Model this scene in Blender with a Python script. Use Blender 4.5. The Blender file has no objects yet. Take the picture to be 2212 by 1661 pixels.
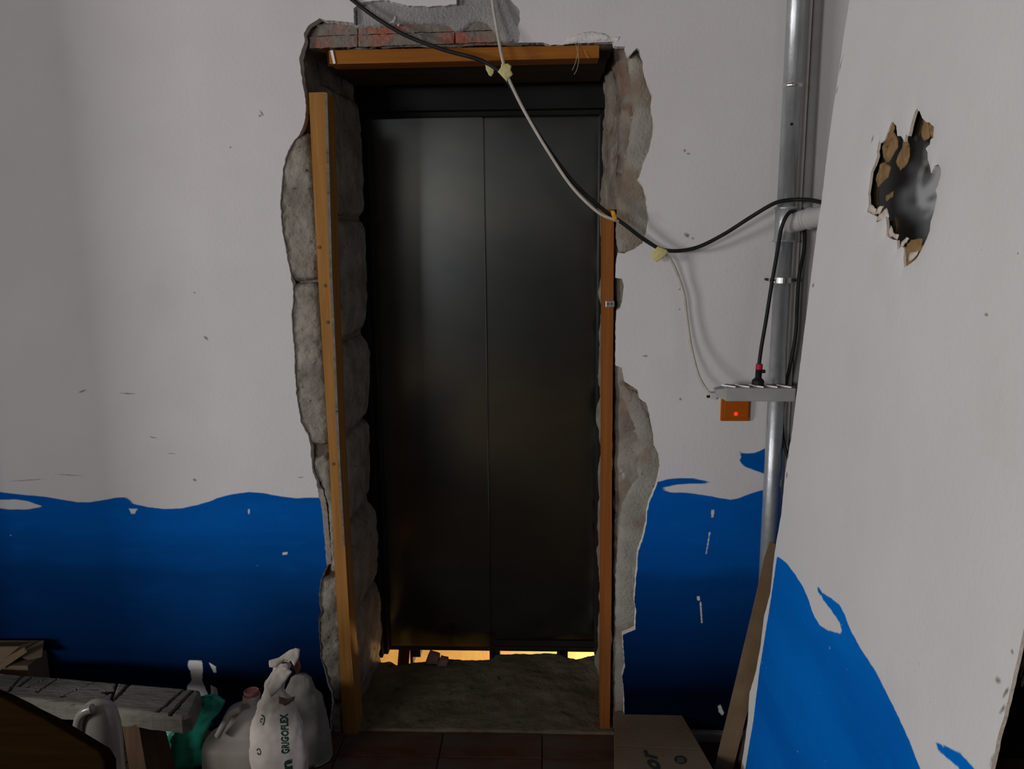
import bpy, bmesh, math, random
import numpy as np
from mathutils import Vector, Matrix, noise as mnoise
from mathutils.geometry import delaunay_2d_cdt
from mathutils.bvhtree import BVHTree

random.seed(7); np.random.seed(7)
SC = bpy.context.scene
COL = SC.collection

# ------------------------------------------------------------------ camera
F, CX, CY = 1736.0, 1106.0, 830.5            # focal length and centre in pixels of a 2212 x 1661 picture
PITCH, YAW, ROLL = math.radians(10.5), math.radians(2.4), math.radians(-0.53)
CAM = Vector((0.0, -2.45, 1.66))
RM = (Matrix.Rotation(YAW, 3, 'Z') @ Matrix.Rotation(math.pi/2 - PITCH, 3, 'X') @ Matrix.Rotation(ROLL, 3, 'Z'))
cd = bpy.data.cameras.new('camera'); cam = bpy.data.objects.new('camera', cd); COL.objects.link(cam)
cam.matrix_world = Matrix.Translation(CAM) @ RM.to_4x4()
cd.sensor_width = 36.0; cd.sensor_fit = 'HORIZONTAL'; cd.lens = 36.0*F/2212.0; cd.clip_start = 0.02
SC.camera = cam
# ------------------------------------------------------------------ light and exposure
SC.view_settings.view_transform = 'Standard'; SC.view_settings.look = 'None'
SC.view_settings.gamma = 1.0; SC.view_settings.use_curve_mapping = False
SC.view_settings.exposure = 0.08
wd = bpy.data.worlds.new('world'); SC.world = wd; wd.use_nodes = True
wd.node_tree.nodes['Background'].inputs[0].default_value = (0.75, 0.85, 1.0, 1)
wd.node_tree.nodes['Background'].inputs[1].default_value = 0.25
def area_light(name, loc, target, w, h, power, col):
    l = bpy.data.lights.new(name, 'AREA'); l.shape = 'RECTANGLE'; l.size = w; l.size_y = h; l.energy = power; l.color = col
    o = bpy.data.objects.new(name, l); COL.objects.link(o); o.location = loc
    o.rotation_euler = (Vector(target) - Vector(loc)).to_track_quat('-Z', 'Y').to_euler(); return o
# daylight through the window at the back left of the room
area_light('window_daylight', (-3.3, -6.02, 1.85), (-3.3, 0.0, 1.85), 1.7, 0.7, 95, (0.98, 0.97, 1.0))
# and through the window in the left wall
area_light('window_daylight', (-5.93, -4.0, 1.85), (0.0, -4.0, 1.85), 1.7, 0.7, 165, (1.0, 0.98, 0.97))
# work lamp down in the lift shaft
sl = bpy.data.lights.new('shaft_lamp', 'POINT'); sl.energy = 60; sl.color = (1.0, 0.62, 0.25); sl.shadow_soft_size = 0.06
so = bpy.data.objects.new('shaft_lamp', sl); COL.objects.link(so); so.location = (0.82, 1.65, -0.75)

# ------------------------------------------------------------------ pixel to place
def ray(px, py): return RM @ Vector(((px-CX)/F, -(py-CY)/F, -1.0))
def on_y(px, py, Y=0.0):
    d = ray(px, py); return CAM + d*((Y-CAM.y)/d.y)
def on_z(px, py, Z=0.0):
    d = ray(px, py); return CAM + d*((Z-CAM.z)/d.z)
def on_plane(px, py, p0, n):
    d = ray(px, py); return CAM + d*((p0-CAM).dot(n)/d.dot(n))
def xz(pts, Y=0.0): return [((q:=on_y(a, b, Y)).x, q.z) for a, b in pts]

# ------------------------------------------------------------------ object helpers
def meta(o, label=None, cat=None, group=None, kind=None):
    if label: o['label'] = label
    if cat: o['category'] = cat
    if group: o['group'] = group
    if kind: o['kind'] = kind
    return o
def thing(name, label, cat, loc, group=None):
    o = bpy.data.objects.new(name, None); COL.objects.link(o); o.location = loc; o.empty_display_size = 0.05
    return meta(o, label, cat, group)
def origin_of(o):
    p = Vector((0, 0, 0))
    while o is not None: p = p + o.location; o = o.parent
    return p
def mesh(name, V, Fc, m, parent=None, smooth=False, origin=None, mats=None, fm=None):
    base = origin_of(parent) if parent is not None else Vector((0, 0, 0))
    org = Vector(origin) if origin is not None else base
    me = bpy.data.meshes.new(name)
    me.from_pydata([(v[0]-org.x, v[1]-org.y, v[2]-org.z) for v in V], [], [tuple(f) for f in Fc])
    for mm in (mats or [m]): me.materials.append(mm)
    if fm is not None: me.polygons.foreach_set('material_index', fm)
    if smooth: me.polygons.foreach_set('use_smooth', [True]*len(me.polygons))
    me.update()
    o = bpy.data.objects.new(name, me); COL.objects.link(o)
    if parent is not None: o.parent = parent; o.location = org - base
    else: o.location = org
    return o
def fix_normals(o):
    bm = bmesh.new(); bm.from_mesh(o.data); bmesh.ops.recalc_face_normals(bm, faces=bm.faces); bm.to_mesh(o.data); bm.free(); return o
class Geo:
    def __init__(s): s.V = []; s.F = []
    def add(s, V, Fc):
        k = len(s.V); s.V += [tuple(v) for v in V]; s.F += [tuple(i+k for i in f) for f in Fc]; return s
    def box(s, lo, hi, bevel=0.0, M=None, seg=2):
        bm = bmesh.new(); bmesh.ops.create_cube(bm, size=1.0)
        for v in bm.verts:
            v.co = Vector([lo[i] + (v.co[i]+0.5)*(hi[i]-lo[i]) for i in range(3)])
        if bevel: bmesh.ops.bevel(bm, geom=bm.edges[:], offset=bevel, segments=seg, affect='EDGES', profile=0.6)
        if M is not None: bm.transform(M)
        bm.verts.index_update()
        s.add([v.co.copy() for v in bm.verts], [[v.index for v in f.verts] for f in bm.faces]); bm.free(); return s
    def hexa(s, a, b):
        """two loops of points, joined as a prism"""
        n = len(a); V = list(a)+list(b)
        Fc = [list(range(n))[::-1], list(range(n, 2*n))]+[[i, (i+1) % n, n+(i+1) % n, n+i] for i in range(n)]
        return s.add(V, Fc)
    def tube(s, pts, r, seg=10, cap=True):
        pts = [Vector(p) for p in pts]; n = len(pts)
        rr = r if isinstance(r, (list, tuple)) else [r]*n
        t = [(pts[min(i+1, n-1)]-pts[max(i-1, 0)]).normalized() for i in range(n)]
        u = t[0].orthogonal().normalized(); V = []; Fc = []
        for i in range(n):
            u = (u - t[i]*u.dot(t[i])).normalized(); w = t[i].cross(u)
            for k in range(seg):
                a = 2*math.pi*k/seg; V.append(pts[i]+(u*math.cos(a)+w*math.sin(a))*rr[i])
        for i in range(n-1):
            for k in range(seg):
                Fc.append([i*seg+k, i*seg+(k+1) % seg, (i+1)*seg+(k+1) % seg, (i+1)*seg+k])
        if cap: Fc.append(list(range(seg))[::-1]); Fc.append([(n-1)*seg+k for k in range(seg)])
        return s.add(V, Fc)
    def lathe(s, prof, c, seg=24, axis=None):
        """prof = (radius, height) pairs about a vertical axis through c"""
        V = []; Fc = []; Mx = axis.to_track_quat('Z', 'Y').to_matrix() if axis is not None else Matrix.Identity(3)
        for r, h in prof:
            for k in range(seg):
                a = 2*math.pi*k/seg; V.append(Vector(c)+Mx @ Vector((r*math.cos(a), r*math.sin(a), h)))
        for i in range(len(prof)-1):
            for k in range(seg): Fc.append([i*seg+k, i*seg+(k+1) % seg, (i+1)*seg+(k+1) % seg, (i+1)*seg+k])
        Fc.append(list(range(seg))[::-1]); Fc.append([(len(prof)-1)*seg+k for k in range(seg)])
        return s.add(V, Fc)
    def out(s, name, m, parent=None, smooth=False, origin=None):
        return mesh(name, s.V, s.F, m, parent, smooth, origin)
def smooth_line(P, n=8):
    P = [Vector(p) for p in P]; out = []
    for i in range(len(P)-1):
        p0 = P[max(i-1, 0)]; p1 = P[i]; p2 = P[i+1]; p3 = P[min(i+2, len(P)-1)]
        for k in range(n):
            t = k/n
            out.append(0.5*((2*p1)+(p2-p0)*t+(2*p0-5*p1+4*p2-p3)*t*t+(3*p1-p0-3*p2+p3)*t**3))
    out.append(P[-1]); return out
def fbm(p, sc=1.0, oc=4): return mnoise.fractal(Vector(p)*sc, 0.9, 2.1, oc)

# ---- polygons
def pip(P, poly):
    x = P[:, 0]; y = P[:, 1]; q = np.asarray(poly); ins = np.zeros(len(P), bool); j = len(q)-1
    for i in range(len(q)):
        xi, yi = q[i]; xj, yj = q[j]
        c = ((yi > y) != (yj > y)) & (x < (xj-xi)*(y-yi)/((yj-yi) if yj != yi else 1e-12)+xi)
        ins ^= c; j = i
    return ins
def segdist(P, poly, closed=True):
    q = np.asarray(poly, float); d = np.full(len(P), 1e9); n = len(q)
    for i in range(n if closed else n-1):
        a = q[i]; b = q[(i+1) % n]; ab = b-a; L = ab@ab+1e-15
        t = np.clip(((P-a)@ab)/L, 0, 1); d = np.minimum(d, np.hypot(*(P-(a+t[:, None]*ab)).T))
    return d
def sdf(P, poly):
    d = segdist(P, poly); return np.where(pip(P, poly), d, -d)
def refine(poly, step=0.008, amp=0.002, freq=60.0, closed=True, seed=0.0):
    out = []; n = len(poly)
    for i in range(n if closed else n-1):
        a = Vector(poly[i]).to_2d(); b = Vector(poly[(i+1) % n]).to_2d(); L = (b-a).length
        k = max(1, int(L/step)); nn = Vector((-(b-a).y, (b-a).x)).normalized() if L > 1e-9 else Vector((0, 0))
        for j in range(k):
            p = a.lerp(b, j/k); e = fbm((p.x, p.y, seed), freq)*amp if (j or i) else 0
            out.append((p.x+nn.x*e, p.y+nn.y*e))
    if not closed: out.append(tuple(poly[-1]))
    return out
def cdt(loops, pts, keep):
    """triangulate loops + loose points, keep the triangles whose centre passes keep()"""
    V = []; E = []
    for lp in loops:
        k = len(V); V += [Vector(p) for p in lp]; E += [(k+i, k+(i+1) % len(lp)) for i in range(len(lp))]
    nb = len(V); V += [Vector(p) for p in pts]
    r = delaunay_2d_cdt(V, E, [], 0, 1e-6)
    P = np.array([(v.x, v.y) for v in r[0]]); T = np.array([f for f in r[2] if len(f) == 3])
    ok = keep(P[T].mean(1)); T = T[ok]
    used = np.unique(T); mp = -np.ones(len(P), int); mp[used] = np.arange(len(used))
    return P[used], mp[T]
def grid_in(poly, sp, margin=0.5, hole=None):
    q = np.asarray(poly); lo = q.min(0); hi = q.max(0)
    gx = np.arange(lo[0]+sp/2, hi[0], sp); gy = np.arange(lo[1]+sp/2, hi[1], sp)
    P = np.array([(x+(sp/2 if j % 2 else 0)*0.5, y) for j, y in enumerate(gy) for x in gx]) if len(gx)*len(gy) else np.zeros((0, 2))
    if not len(P): return P
    P = P[pip(P, poly)]
    if len(P): P = P[segdist(P, poly) > sp*margin]
    return P
def border_edges(T):
    from collections import Counter
    c = {}
    for t in T:
        for a, b in ((t[0], t[1]), (t[1], t[2]), (t[2], t[0])):
            c[(a, b)] = 1
    return [(a, b) for (a, b) in c if (b, a) not in c]
def slab(poly, place, m, name, parent, depth=0.08, bulge=0.015, rnd=0.03, sp=0.01, rough=0.003, fr=40.0, edge=0.0015, smooth=True, origin=None, tris_only=False):
    """a rounded rough slab: poly in (u,v), place(u,v,h) gives the point at height h above the face"""
    pl = refine(poly, sp, edge)
    P, T = cdt([pl], grid_in(pl, sp), lambda c: pip(c, pl))
    d = segdist(P, pl); V = []
    for (u, v), dd in zip(P, d):
        t = min(dd/rnd, 1.0) if rnd > 0 else 1.0
        h = bulge*math.sqrt(max(0.0, 1-(1-t)**2)) + (fbm((u, v, 3.1), fr)*rough if dd > 1e-6 else 0)
        V.append(place(u, v, h))
    be = border_edges(T); idx = {}
    for a, b in be:
        for k in (a, b):
            if k not in idx:
                idx[k] = len(V); u, v = P[k]; V.append(place(u, v, -depth))
    Fc = [tuple(t) for t in T]+[(b, a, idx[a], idx[b]) for a, b in be]
    return fix_normals(mesh(name, V, Fc, m, parent, smooth, origin))

# ------------------------------------------------------------------ materials
def mat(name, c1, c2=None, sc=6.0, rough=0.85, bump=0.0, bsc=40.0, metal=0.0, stretch=(1, 1, 1), spots=None, lo=0.35, hi=0.65, emit=None, alpha=None, trans=0.0, spec=0.15, detail=6.0):
    m = bpy.data.materials.new(name); m.use_nodes = True; nt = m.node_tree; N = nt.nodes; L = nt.links
    b = N['Principled BSDF']; b.inputs['Roughness'].default_value = rough; b.inputs['Metallic'].default_value = metal
    b.inputs['Specular IOR Level'].default_value = spec
    tc = N.new('ShaderNodeTexCoord'); mp = N.new('ShaderNodeMapping'); mp.inputs['Scale'].default_value = stretch
    L.new(tc.outputs['Object'], mp.inputs['Vector'])
    n = N.new('ShaderNodeTexNoise'); n.inputs['Scale'].default_value = sc; n.inputs['Detail'].default_value = detail; n.inputs['Roughness'].default_value = 0.6
    L.new(mp.outputs[0], n.inputs['Vector'])
    r = N.new('ShaderNodeValToRGB'); r.color_ramp.elements[0].position = lo; r.color_ramp.elements[1].position = hi
    r.color_ramp.elements[0].color = (*c1, 1); r.color_ramp.elements[1].color = (*(c2 or c1), 1)
    L.new(n.outputs['Fac'], r.inputs['Fac']); col = r.outputs['Color']
    for (sc_, thr, soft, cc) in (spots or []):
        n2 = N.new('ShaderNodeTexNoise'); n2.inputs['Scale'].default_value = sc_; n2.inputs['Detail'].default_value = 5
        L.new(mp.outputs[0], n2.inputs['Vector'])
        mr = N.new('ShaderNodeMapRange'); mr.inputs['From Min'].default_value = thr-soft; mr.inputs['From Max'].default_value = thr+soft
        L.new(n2.outputs['Fac'], mr.inputs['Value'])
        mx = N.new('ShaderNodeMix'); mx.data_type = 'RGBA'; L.new(mr.outputs[0], mx.inputs['Factor']); L.new(col, mx.inputs['A']); mx.inputs['B'].default_value = (*cc, 1)
        col = mx.outputs['Result']
    L.new(col, b.inputs['Base Color'])
    if bump:
        n3 = N.new('ShaderNodeTexNoise'); n3.inputs['Scale'].default_value = bsc; n3.inputs['Detail'].default_value = 8
        L.new(mp.outputs[0], n3.inputs['Vector'])
        bp = N.new('ShaderNodeBump'); bp.inputs['Strength'].default_value = bump; bp.inputs['Distance'].default_value = 0.01
        L.new(n3.outputs['Fac'], bp.inputs['Height']); L.new(bp.outputs[0], b.inputs['Normal'])
    if emit: b.inputs['Emission Color'].default_value = (*emit[0], 1); b.inputs['Emission Strength'].default_value = emit[1]
    if trans: b.inputs['Transmission Weight'].default_value = trans
    return m
def paint_mat(name, white, white2, blue, blue2, deep=None):
    """wall paint: white with a painted blue sea, the border stored as a distance in the mesh"""
    m = mat(name, white, white2, 2.2, 0.85, 0.10, 90.0, lo=0.3, hi=0.7, spec=0.04)
    nt = m.node_tree; N = nt.nodes; L = nt.links; b = N['Principled BSDF']
    wcol = b.inputs['Base Color'].links[0].from_socket
    tc = [n for n in N if n.type == 'TEX_COORD'][0]
    def nz(sc, st, det=5):
        mp = N.new('ShaderNodeMapping'); mp.inputs['Scale'].default_value = st; L.new(tc.outputs['Object'], mp.inputs['Vector'])
        n = N.new('ShaderNodeTexNoise'); n.inputs['Scale'].default_value = sc; n.inputs['Detail'].default_value = det; L.new(mp.outputs[0], n.inputs['Vector']); return n.outputs['Fac']
    def mth(op, a, bb):
        k = N.new('ShaderNodeMath'); k.operation = op
        for i, s in enumerate((a, bb)):
            if isinstance(s, (int, float)): k.inputs[i].default_value = s
            else: L.new(s, k.inputs[i])
        return k.outputs[0]
    def rng(v, a, c):
        k = N.new('ShaderNodeMapRange'); k.inputs['From Min'].default_value = a; k.inputs['From Max'].default_value = c; L.new(v, k.inputs['Value']); return k.outputs[0]
    def mix(f, a, c):
        k = N.new('ShaderNodeMix'); k.data_type = 'RGBA'; L.new(f, k.inputs['Factor'])
        for nm, s in (('A', a), ('B', c)):
            if isinstance(s, tuple): k.inputs[nm].default_value = (*s, 1)
            else: L.new(s, k.inputs[nm])
        return k.outputs['Result']
    at = N.new('ShaderNodeAttribute'); at.attribute_name = 'sea'; mk = N.new('ShaderNodeAttribute'); mk.attribute_name = 'mark'
    # brushy border: the distance shifted by noise drawn out along the stroke
    sh = mth('MULTIPLY', mth('SUBTRACT', nz(55.0, (0.35, 1, 1.6)), 0.5), 0.006)
    fac = rng(mth('ADD', at.outputs['Fac'], sh), -0.0012, 0.0022)
    bl = mix(rng(nz(1.6, (0.45, 0.6, 2.6), 4), 0.38, 0.62), blue, blue2)
    bl = mix(mth('MULTIPLY', rng(nz(30.0, (0.3, 1, 1)), 0.55, 0.8), 0.25), bl, (0.0, 0.17, 0.62))
    bl = mix(rng(nz(48.0, (1, 1, 1.2), 2), 0.775, 0.79), bl, (0.42, 0.45, 0.40))
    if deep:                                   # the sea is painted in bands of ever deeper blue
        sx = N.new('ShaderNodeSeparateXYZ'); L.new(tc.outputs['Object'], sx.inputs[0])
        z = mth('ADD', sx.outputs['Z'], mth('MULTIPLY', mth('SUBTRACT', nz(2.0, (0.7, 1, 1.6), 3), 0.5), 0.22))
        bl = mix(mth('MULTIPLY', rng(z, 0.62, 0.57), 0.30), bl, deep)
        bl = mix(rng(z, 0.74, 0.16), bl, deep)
    # smears on the white
    wc = mix(mth('MULTIPLY', rng(nz(3.0, (1, 1, 0.7), 8), 0.60, 0.78), 0.22), wcol, (0.40, 0.37, 0.34))
    wc = mix(rng(nz(95.0, (1, 1, 1), 2), 0.80, 0.82), wc, (0.34, 0.31, 0.28))
    c = mix(fac, wc, bl)
    c = mix(rng(mth('ADD', mk.outputs['Fac'], mth('MULTIPLY', mth('SUBTRACT', nz(120.0, (1, 1, 1)), 0.5), 0.7)), 0.40, 1.0), c, (0.20, 0.175, 0.15))
    L.new(c, b.inputs['Base Color'])
    return m
def wood(name, c1, c2, along='z', rough=0.7, knots=True, g=1.0):
    st = {'x': (1.2, 26, 26), 'y': (26, 1.2, 26), 'z': (26, 26, 1.2)}[along]
    return mat(name, c1, c2, 1.6*g, rough, 0.25, 3.0, stretch=st, lo=0.3, hi=0.7)

M = {}
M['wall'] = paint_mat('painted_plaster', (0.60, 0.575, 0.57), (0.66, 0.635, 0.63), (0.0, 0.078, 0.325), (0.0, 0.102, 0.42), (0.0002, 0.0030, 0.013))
M['board'] = paint_mat('painted_board', (0.68, 0.675, 0.665), (0.74, 0.74, 0.73), (0.0, 0.125, 0.52), (0.0, 0.175, 0.66))
M['plain'] = mat('plain_white_paint', (0.55, 0.54, 0.53), (0.60, 0.59, 0.58), 3, 0.8, 0.08, 60)
M['broken'] = mat('broken_plaster', (0.58, 0.555, 0.53), (0.72, 0.69, 0.66), 30, 0.95, 0.4, 90)
M['shade_grey'] = paint_mat('shade_grey_plaster', (0.46, 0.46, 0.465), (0.52, 0.52, 0.525), (0.0, 0.086, 0.36), (0.0, 0.112, 0.46))  # greyed so the shade seen through the board's hole turns darker
M['mason'] = mat('rough_masonry', (0.16, 0.135, 0.108), (0.28, 0.25, 0.21), 9, 0.95, 0.8, 45, spots=[(14, 0.62, 0.06, (0.14, 0.085, 0.06)), (38, 0.68, 0.05, (0.38, 0.35, 0.31)), (5, 0.60, 0.06, (0.21, 0.13, 0.09))])
M['stone'] = mat('stone', (0.175, 0.155, 0.125), (0.32, 0.29, 0.245), 11, 0.95, 0.7, 60, spots=[(60, 0.68, 0.05, (0.08, 0.07, 0.06))])
M['render'] = mat('grey_render', (0.25, 0.238, 0.20), (0.33, 0.312, 0.265), 12, 0.95, 0.6, 130, spots=[(50, 0.70, 0.04, (0.14, 0.125, 0.105)), (7, 0.58, 0.08, (0.22, 0.17, 0.125))])
M['render2'] = mat('grey_concrete_coat', (0.26, 0.245, 0.24), (0.33, 0.315, 0.31), 12, 0.95, 0.6, 130, spots=[(50, 0.70, 0.04, (0.15, 0.14, 0.13))])
M['brick'] = mat('clay_brick', (0.30, 0.10, 0.07), (0.33, 0.17, 0.12), 22, 0.95, 0.5, 90, spots=[(11, 0.50, 0.06, (0.20, 0.175, 0.15)), (30, 0.58, 0.06, (0.17, 0.15, 0.13))])
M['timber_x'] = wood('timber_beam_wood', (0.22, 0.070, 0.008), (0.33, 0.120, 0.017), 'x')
M['timber_l'] = wood('timber_left_wood', (0.25, 0.105, 0.020), (0.38, 0.185, 0.050), 'z')
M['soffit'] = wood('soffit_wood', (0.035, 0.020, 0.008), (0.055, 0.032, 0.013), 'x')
M['timber_r'] = wood('timber_right_wood', (0.19, 0.058, 0.010), (0.28, 0.098, 0.020), 'z')
M['old'] = mat('weathered_plank', (0.125, 0.115, 0.096), (0.20, 0.188, 0.16), 3, 0.9, 0.4, 20, stretch=(1.5, 9, 9), spots=[(9, 0.66, 0.04, (0.07, 0.06, 0.05)), (7, 0.70, 0.03, (0.26, 0.16, 0.075))])
M['groove'] = mat('groove_dark', (0.018, 0.015, 0.012), (0.03, 0.025, 0.02), 20, 0.95)  # dark colour on the faces inside the saw cuts
M['oldleg'] = wood('bench_leg_wood', (0.075, 0.042, 0.024), (0.12, 0.07, 0.04), 'z')
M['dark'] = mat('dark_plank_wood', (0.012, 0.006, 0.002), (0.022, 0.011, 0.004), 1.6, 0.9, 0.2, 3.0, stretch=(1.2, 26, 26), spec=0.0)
M['steel'] = mat('brushed_steel', (0.15, 0.175, 0.185), (0.235, 0.24, 0.215), 2.0, 0.20, 0.0, metal=1.0, stretch=(0.6, 1, 1.0))
M['jamb'] = mat('dark_steel', (0.010, 0.010, 0.010), (0.016, 0.016, 0.015), 3.0, 0.55, 0.0, metal=0.0, spec=0.15)
M['galv'] = mat('galvanised_steel', (0.34, 0.36, 0.38), (0.50, 0.52, 0.53), 14, 0.38, 0.1, 60, metal=0.6, stretch=(1, 1, 0.5), spec=0.5)
M['zinc'] = mat('zinc_clamp', (0.62, 0.63, 0.62), (0.70, 0.70, 0.68), 20, 0.3, metal=0.9)
M['pvc'] = mat('grey_white_plastic', (0.42, 0.41, 0.395), (0.50, 0.49, 0.47), 8, 0.5)
M['conduit'] = mat('white_conduit', (0.74, 0.72, 0.69), (0.80, 0.78, 0.75), 8, 0.55)
M['grey'] = mat('grey_conduit', (0.30, 0.295, 0.285), (0.36, 0.355, 0.34), 8, 0.6)
M['black'] = mat('black_rubber', (0.010, 0.010, 0.011), (0.02, 0.02, 0.02), 30, 0.5)
M['white_c'] = mat('white_cable', (0.42, 0.38, 0.33), (0.52, 0.48, 0.42), 40, 0.6)
M['strip'] = mat('power_strip_plastic', (0.30, 0.295, 0.28), (0.37, 0.365, 0.35), 10, 0.55)
M['hole'] = mat('socket_shadow', (0.10, 0.09, 0.075), (0.12, 0.11, 0.09), 20, 0.7)
M['red'] = mat('red_ring', (0.42, 0.015, 0.045), None, 10, 0.5)
M['orange'] = mat('orange_switch', (0.34, 0.075, 0.002), (0.38, 0.085, 0.003), 8, 0.5)
M['led'] = mat('neon_lamp', (0.8, 0.03, 0.01), None, 5, 0.4, emit=((1.0, 0.025, 0.008), 1.3))
M['tape'] = mat('masking_tape', (0.50, 0.44, 0.17), (0.58, 0.52, 0.26), 60, 0.7, 0.3, 80)
M['tape2'] = mat('orange_tape', (0.70, 0.33, 0.03), (0.62, 0.28, 0.03), 40, 0.6)
M['kraft'] = mat('brown_hardboard', (0.16, 0.105, 0.058), (0.20, 0.135, 0.078), 12, 0.85, 0.1, 100)
M['torn'] = mat('torn_fibre', (0.24, 0.145, 0.065), (0.34, 0.22, 0.11), 30, 0.95, 0.6, 80)
M['backskin'] = mat('dark_back_skin', (0.05, 0.035, 0.022), (0.08, 0.055, 0.035), 30, 0.95)
M['torn2'] = mat('torn_pale_paper', (0.62, 0.52, 0.44), (0.70, 0.62, 0.54), 30, 0.95, 0.3, 80)
M['card'] = mat('cardboard', (0.17, 0.118, 0.066), (0.21, 0.148, 0.087), 6, 0.9, 0.1, 90)
M['card2'] = mat('pale_cardboard', (0.17, 0.12, 0.08), (0.22, 0.16, 0.105), 6, 0.9, 0.1, 90)
M['ink'] = mat('black_print', (0.035, 0.035, 0.03), None, 30, 0.8)
M['green_ink'] = mat('green_print', (0.012, 0.055, 0.032), (0.03, 0.085, 0.05), 80, 0.8)
M['tile'] = mat('terracotta_tile', (0.07, 0.023, 0.011), (0.10, 0.036, 0.019), 6, 0.6, 0.15, 60, spots=[(3.5, 0.55, 0.12, (0.09, 0.07, 0.055))])
M['grout'] = mat('grout_bed', (0.20, 0.12, 0.055), (0.27, 0.165, 0.08), 20, 0.8, 0.3, 80)
M['dirt'] = mat('dusty_concrete', (0.125, 0.102, 0.060), (0.19, 0.158, 0.105), 7, 0.95, 0.35, 70, spots=[(24, 0.66, 0.05, (0.07, 0.06, 0.045)), (12, 0.64, 0.05, (0.10, 0.097, 0.085))])
M['paper'] = mat('white_sack_paper', (0.55, 0.49, 0.44), (0.63, 0.57, 0.52), 14, 0.85, 0.2, 60)
M['greysack'] = mat('grey_woven_sack', (0.20, 0.19, 0.17), (0.26, 0.25, 0.22), 9, 0.7, 0.2, 60)
M['can'] = mat('milky_plastic', (0.42, 0.38, 0.34), (0.48, 0.44, 0.39), 5, 0.45)
M['pink'] = mat('pink_cap', (0.28, 0.10, 0.09), (0.34, 0.14, 0.12), 20, 0.6)
M['bag'] = mat('green_plastic_film', (0.02, 0.36, 0.25), (0.05, 0.55, 0.39), 8, 0.35, 0.3, 30, spec=0.5)
M['bottle'] = mat('cloudy_plastic', (0.30, 0.275, 0.24), (0.38, 0.35, 0.305), 5, 0.25, spec=0.6)
M['bristle'] = mat('broom_bristles', (0.18, 0.17, 0.15), (0.30, 0.28, 0.24), 40, 0.8)
M['dim'] = mat('dimmed_hall_paint', (0.12, 0.12, 0.115), (0.15, 0.15, 0.145), 3, 0.85)  # dark tone set to cut bounce light and keep the room dim
M['gloom'] = mat('unlit_corridor_tone', (0.018, 0.016, 0.014), (0.022, 0.02, 0.018), 3, 0.9)  # near-black colour stands in for the unlit space past the board
M['shaft'] = mat('shaft_plaster', (0.62, 0.56, 0.42), (0.70, 0.63, 0.48), 4, 0.9, 0.3, 40)
M['thread'] = mat('jute_fibre', (0.45, 0.38, 0.30), None, 10, 0.9)
M['screw'] = mat('rust_brown', (0.10, 0.06, 0.04), (0.16, 0.10, 0.07), 40, 0.9)

# ------------------------------------------------------------------ the room
XR = 0.855            # face of the wall on the right
XL, YF, ZC = -6.0, -6.1, 2.95
def struct(name, geo, m, parent=None, smooth=False):
    o = geo.out(name, m, parent, smooth)
    if parent is None: o['kind'] = 'structure'
    return o

# painted plaster of the back wall, broken away round the opening
LEFT = [(715,1600),(714,1545),(718,1520),(715,1495),(708,1480),(700,1445),(693,1420),(690,1385),(688,1340),(694,1320),(690,1305),(689,1285),(692,1255),(698,1238),(706,1225),(702,1180),(698,1130),(694,1090),(688,1070),(684,1040),(676,1020),(672,985),(671,960),(664,938),(650,912),(645,880),(640,850),(637,800),(636,760),(632,720),(630,680),(633,650),(633,620),(628,595),(621,560),(614,520),(608,480),(606,440),(608,410),(612,360),(622,325),(634,305),(648,290),(657,265),(661,240),(660,215),(653,180),(649,150),(646,125),(652,107),(658,90),(656,72),(665,55),(690,40),(705,44),(740,46),(764,50),(764,18),(780,6),(800,2),(835,0),(870,10),(905,13),(930,14),(960,12),(985,9),(986,-8),(1030,-16),(1070,-14),(1100,-5),(1112,8),(1122,20),(1124,40),(1119,58),(1124,70),(1122,80),(1120,92)]
RIGHT = [(1145,92),(1175,92),(1190,97),(1215,97),(1240,93),(1290,92),(1325,90),(1327,100),(1350,101),(1357,123),(1368,110),(1376,103),(1382,108),(1390,130),(1393,155),(1400,180),(1410,205),(1408,230),(1413,265),(1413,285),(1405,320),(1393,350),(1383,380),(1378,388),(1390,402),(1397,425),(1400,460),(1403,480),(1397,505),(1390,525),(1372,537),(1350,547),(1336,546),(1333,560),(1331,600),(1345,602),(1350,620),(1347,650),(1342,665),(1333,670),(1332,700),(1331,790),(1345,795),(1350,825),(1362,832),(1380,845),(1382,862),(1398,872),(1405,900),(1413,940),(1415,965),(1425,985),(1428,1010),(1420,1045),(1405,1080),(1398,1105),(1397,1130),(1390,1160),(1378,1195),(1376,1235),(1372,1270),(1370,1300),(1374,1315),(1372,1360),(1345,1372),(1350,1440),(1344,1460),(1348,1500),(1349,1540),(1345,1560),(1340,1600)]
ZB = -0.03
SEA_L = [(-300,1052),(0,1062),(20,1065),(46,1068),(75,1070),(107,1074),(140,1080),(169,1084),(195,1085),(221,1080),(247,1075),(270,1074),(290,1078),(277,1083),(293,1089),(319,1095),(352,1099),(391,1098),(423,1091),(449,1084),(472,1074),(505,1067),(537,1062),(570,1065),(602,1071),(638,1075),(700,1074)]
SEA_R = [(1300,1048),(1421,1040),(1444,1035),(1470,1032),(1501,1033),(1524,1038),(1539,1042),(1548,1045),(1524,1046),(1493,1045),(1461,1048),(1439,1052),(1426,1056),(1448,1063),(1484,1064),(1515,1068),(1546,1074),(1577,1079),(1595,1076),(1617,1067),(1644,1059),(1680,1051),(1780,1040)]
SEA_T = [(1593,972),(1606,979),(1631,978),(1648,970),(1684,955),(1790,930),(1790,1050),(1684,1036),(1646,1022),(1626,1015),(1604,1006),(1597,995),(1601,988)]
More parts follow.
